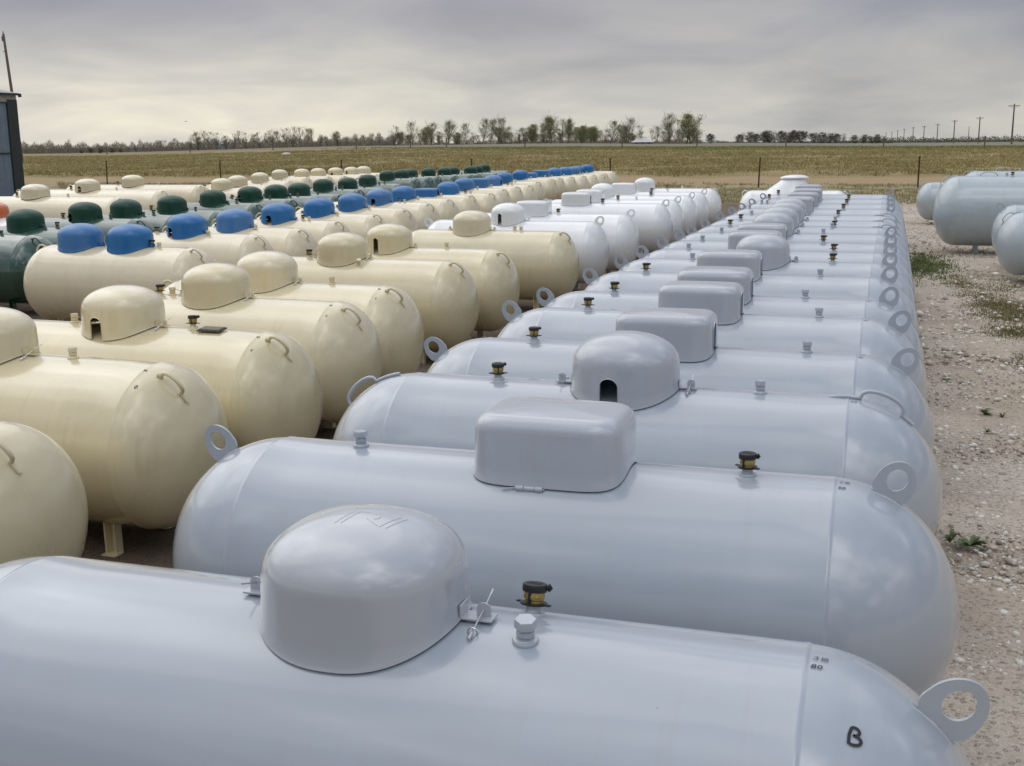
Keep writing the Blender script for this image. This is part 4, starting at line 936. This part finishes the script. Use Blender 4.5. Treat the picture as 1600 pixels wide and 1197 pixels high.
wood_mass('shed_thicket', (-60, 115), 290, 330, 1.8, 4.6, 16000, .14, 'scrub', 'dark thicket beside the shed at the left horizon', .5)
wood_mass('hedge_scrub', (600, 1100), 335, 370, .4, 2.4, 26000, .12, 'scrub', 'low scrub under the middle row of trees', .4)
wood_mass('far_wood', (1370, 1760), 1100, 1300, 2.5, 7., 11000, .55, 'cedar', 'long dark wood on the far horizon behind the utility poles')
wood_mass('distant_wood', (1090, 1400), 640, 700, .5, 2.4, 7000, .30, 'cedar', 'dark low scrub beneath the dark trees')

# ------------------------------------------------------------------ farm buildings far off, stone, bird
M['farm_white'] = plain('white_farm_roof', (.52, .52, .52), .5, 0, 1, .08); M['farm_wall'] = plain('farm_wall', (.30, .27, .24), .8, 0, 1, .15); M['shed_blue'] = plain('grey_blue_tin', (.26, .30, .36), .5, .2, 1, .1)
def house(name, px, d, w, dp, wh, rh, roofm, wallm, label, cat, windows=True, ins=0.):
    X, Y, Z = at(px, d); h = empty(name, (X, Y, Z-.1), YAW*.6); tag(h, label, cat)
    mb = MB(); mb.box((0, 0, wh/2), (w, dp, wh))
    if not ins: mb.add([(-w/2, -dp/2, wh), (-w/2, dp/2, wh), (-w/2, 0, wh+rh)], [(0, 2, 1)], True); mb.add([(w/2, -dp/2, wh), (w/2, dp/2, wh), (w/2, 0, wh+rh)], [(0, 1, 2)], True)
    obj('wall', mb.mesh('wall', [wallm], smooth=False), h)
    mb = MB(); e = .4
    for s_ in (-1, 1):
        a_ = [(-w/2-e, s_*(dp/2+e), wh-.12), (w/2+e, s_*(dp/2+e), wh-.12), (w/2+e-ins, 0, wh+rh+.08), (-w/2-e+ins, 0, wh+rh+.08)]; b_ = [(x, y, z+.12) for x, y, z in a_]
        mb.add(a_+b_, [(0, 1, 2, 3), (4, 5, 6, 7), (0, 1, 5, 4), (1, 2, 6, 5), (2, 3, 7, 6), (3, 0, 4, 7)], True)
    if ins:
        for s_ in (-1, 1): mb.add([(s_*(w/2+e), -dp/2-e, wh-.12), (s_*(w/2+e), dp/2+e, wh-.12), (s_*(w/2+e-ins), 0, wh+rh+.08)], [(0, 1, 2)], True)
    obj('roof', mb.mesh('roof', [roofm], smooth=False), h)
    if windows:
        for x in (-w*.3, 0, w*.3):
            mb = MB(); mb.box((x, -dp/2-.02, wh*.5), (.8, .06, .45)); obj('window', mb.mesh('window', [M['plate']], smooth=False), h)
    return h
house('farmhouse', 1008, 322, 5.6, 5.5, .6, 1.0, M['farm_white'], M['farm_wall'], 'low white-roofed farmhouse among the trees on the horizon', 'house', True, 2.3)
house('farm_shed', 355, 325, 1.8, 1.8, 1.9, .5, M['shed_blue'], M['shed_blue'], 'small blue-grey tin shed in front of the left thicket', 'shed', False)
V, Fc = ico(2); r_ = np.random.default_rng(5); 
X, Y, Z = at(450, 118)
V = V*(1+r_.normal(0, .09, (len(V), 1)))*np.array([.62, .4, .24]); o = obj('boulder', np_mesh('boulder', V, Fc, [plain('chalky_stone', (.55, .53, .48), .9, 0, 6, .15)], True), None, (X, Y, Z+.12)); tag(o, 'whitish boulder lying in the grass of the bank', 'boulder')
# bird gliding over the thicket: body, head, tail in one skin with two spread wings
mb = MB(); mb.tube([(-.30, 0, 0), (-.2, 0, .01), (0, 0, .02), (.16, 0, .03), (.24, 0, .04), (.30, 0, .035), (.35, 0, .025)], [.02, .05, .085, .07, .045, .04, .008], 10)
for s_ in (-1, 1):
    w = [(.10, .05*s_, .04), (-.10, .05*s_, .03), (.14, .45*s_, .12), (-.08, .45*s_, .11), (.04, .85*s_, .06), (-.04, .82*s_, .06)]
    mb.add(w+[(x, y, z+.015) for x, y, z in w], [(0, 1, 3, 2), (2, 3, 5, 4), (6, 8, 9, 7), (8, 10, 11, 9), (0, 2, 8, 6), (2, 4, 10, 8), (1, 7, 9, 3), (3, 9, 11, 5), (4, 5, 11, 10)])
mb.add([(-.28, -.03, 0), (-.28, .03, 0), (-.5, .1, .0), (-.5, -.1, .0), (-.28, -.03, .02), (-.28, .03, .02), (-.5, .1, .012), (-.5, -.1, .012)], [(0, 1, 2, 3), (4, 7, 6, 5), (0, 3, 7, 4), (1, 5, 6, 2), (2, 6, 7, 3)])
Xb = math.tan(math.atan((297-800)/F_PX*math.cos(PITCH))-YAW)*300; o = obj('bird', mb.mesh('bird', [plain('dark_feathers', (.04, .036, .034), .7, 0, 10, .3)]), None, (Xb, 300, CAM_H+38*316/F_PX), (0, .1, 1.3)); tag(o, 'dark bird gliding in the pale sky above the left thicket', 'bird')

# ------------------------------------------------------------------ sky and sun
SUN_AZ = math.atan2(-.80, .50); SUN_EL = math.radians(46)
w = bpy.data.worlds.new('World'); SC.world = w; w.use_nodes = True; nt = w.node_tree
bg = nt.nodes['Background']
sky = N(nt, 'ShaderNodeTexSky'); sky.sky_type = 'NISHITA'; sky.sun_disc = False; sky.sun_elevation = SUN_EL; sky.sun_rotation = SUN_AZ
tc = N(nt, 'ShaderNodeTexCoord'); D_ = tc.outputs['Generated']
sp = N(nt, 'ShaderNodeSeparateXYZ'); nt.links.new(D_, sp.inputs[0])
zc = math_n(nt, 'MAXIMUM', sp.outputs['Z'], 0.)
den = math_n(nt, 'ADD', zc, .20)
cu = N(nt, 'ShaderNodeCombineXYZ')
nt.links.new(math_n(nt, 'DIVIDE', sp.outputs['X'], den), cu.inputs[0]); nt.links.new(math_n(nt, 'DIVIDE', sp.outputs['Y'], den), cu.inputs[1])
n1 = N(nt, 'ShaderNodeTexNoise', Scale=1.25, Detail=7., Roughness=.52, Distortion=.5); nt.links.new(cu.outputs[0], n1.inputs['Vector'])
n2 = N(nt, 'ShaderNodeTexNoise', Scale=.55, Detail=4., Roughness=.5); nt.links.new(cu.outputs[0], n2.inputs['Vector'])
n3 = N(nt, 'ShaderNodeTexNoise', Scale=3.4, Detail=6., Roughness=.58, Distortion=.5); nt.links.new(cu.outputs[0], n3.inputs['Vector'])
# elevation ramp of the cloud deck: pale at the horizon, a darker lavender belt, bright overhead
base = ramp(nt, [(0., (.50, .495, .47)), (.03, (.53, .52, .485)), (.06, (.46, .45, .44)), (.09, (.395, .388, .402)), (.125, (.34, .333, .362)), (.22, (.40, .405, .44)), (.42, (.62, .635, .69)), (.7, (.98, 1.0, 1.05)), (1., (1.08, 1.1, 1.14))], zc)
dt = N(nt, 'ShaderNodeVectorMath', operation='DOT_PRODUCT'); nt.links.new(D_, dt.inputs[0]); dt.inputs[1].default_value = (-.86, .50, .04)
warm = mapr(nt, dt.outputs['Value'], .64, 1.0); lowz = mapr(nt, zc, .105, .03)
base = mixc(nt, base, (.74, .70, .585), math_n(nt, 'MULTIPLY', warm, math_n(nt, 'MULTIPLY', lowz, .9)))
# the cloud is thinner on the sun's side, thicker behind the camera
side = mapr(nt, dt.outputs['Value'], -1., 1., .62, 1.22)
dr = N(nt, 'ShaderNodeVectorMath', operation='DOT_PRODUCT'); nt.links.new(D_, dr.inputs[0]); dr.inputs[1].default_value = (.34, .94, .0)
base = mixc(nt, base, (.25, .285, .36), math_n(nt, 'MULTIPLY', mapr(nt, dr.outputs['Value'], .86, 1.), mapr(nt, zc, .05, .12, 0, .75)))
sidec = N(nt, 'ShaderNodeCombineColor')
for i in range(3): nt.links.new(math_n(nt, 'MAXIMUM', side, mapr(nt, zc, .14, .05)), sidec.inputs[i])
base = mixc(nt, base, sidec.outputs[0], 1., 'MULTIPLY')
cl = math_n(nt, 'ADD', math_n(nt, 'MULTIPLY', n1.outputs['Fac'], .50), math_n(nt, 'ADD', math_n(nt, 'MULTIPLY', n2.outputs['Fac'], .42), math_n(nt, 'MULTIPLY', n3.outputs['Fac'], .08)))
mul_lo = ramp(nt, [(.38, (.74, .75, .80)), (.465, (.90, .90, .925)), (.53, (1.03, 1.025, 1.0)), (.61, (1.22, 1.19, 1.10))], cl)
cl_hi = math_n(nt, 'ADD', math_n(nt, 'MULTIPLY', n1.outputs['Fac'], .40), math_n(nt, 'ADD', math_n(nt, 'MULTIPLY', n2.outputs['Fac'], .25), math_n(nt, 'MULTIPLY', n3.outputs['Fac'], .35)))
mul_hi = ramp(nt, [(.38, (.42, .43, .48)), (.47, (.80, .81, .85)), (.53, (1.08, 1.08, 1.07)), (.61, (1.95, 1.92, 1.86))], cl_hi)
# to the right and behind the camera the deck is broken: bright cumulus edges with blue-grey gaps
mul_br = ramp(nt, [(.40, (.34, .42, .56)), (.49, (.72, .80, .92)), (.54, (1.6, 1.62, 1.62)), (.60, (3.4, 3.36, 3.25))], cl_hi)
mul_hi = mixc(nt, mul_hi, mul_br, mapr(nt, dt.outputs['Value'], .25, -.35))
mul = mixc(nt, mul_lo, mul_hi, mapr(nt, zc, .14, .34))
deck = mixc(nt, base, mul, 1., 'MULTIPLY')
skc = N(nt, 'ShaderNodeVectorMath', operation='SCALE'); nt.links.new(sky.outputs[0], skc.inputs[0]); skc.inputs['Scale'].default_value = .10
tot = mixc(nt, deck, skc.outputs[0], mapr(nt, n2.outputs['Fac'], .60, .72, .03, .35))
nt.links.new(tot, bg.inputs['Color']); bg.inputs['Strength'].default_value = 1.0
sd = bpy.data.lights.new('sun', 'SUN'); sd.energy = .7; sd.angle = math.radians(75); sd.color = (1, .95, .86)
so = bpy.data.objects.new('sun', sd); COL.objects.link(so)
sdir = Vector((math.sin(SUN_AZ)*math.cos(SUN_EL), math.cos(SUN_AZ)*math.cos(SUN_EL), math.sin(SUN_EL)))
so.rotation_euler = (-sdir).to_track_quat('-Z', 'Y').to_euler(); so.location = (0, 0, 30)

# ------------------------------------------------------------------ colour management
vs_ = SC.view_settings; SC.display_settings.display_device = 'sRGB'
vs_.view_transform = 'Standard'; vs_.look = 'None'; vs_.exposure = .03; vs_.gamma = 1; vs_.use_curve_mapping = False
SC.cycles.max_bounces = 8; SC.cycles.use_denoising = True
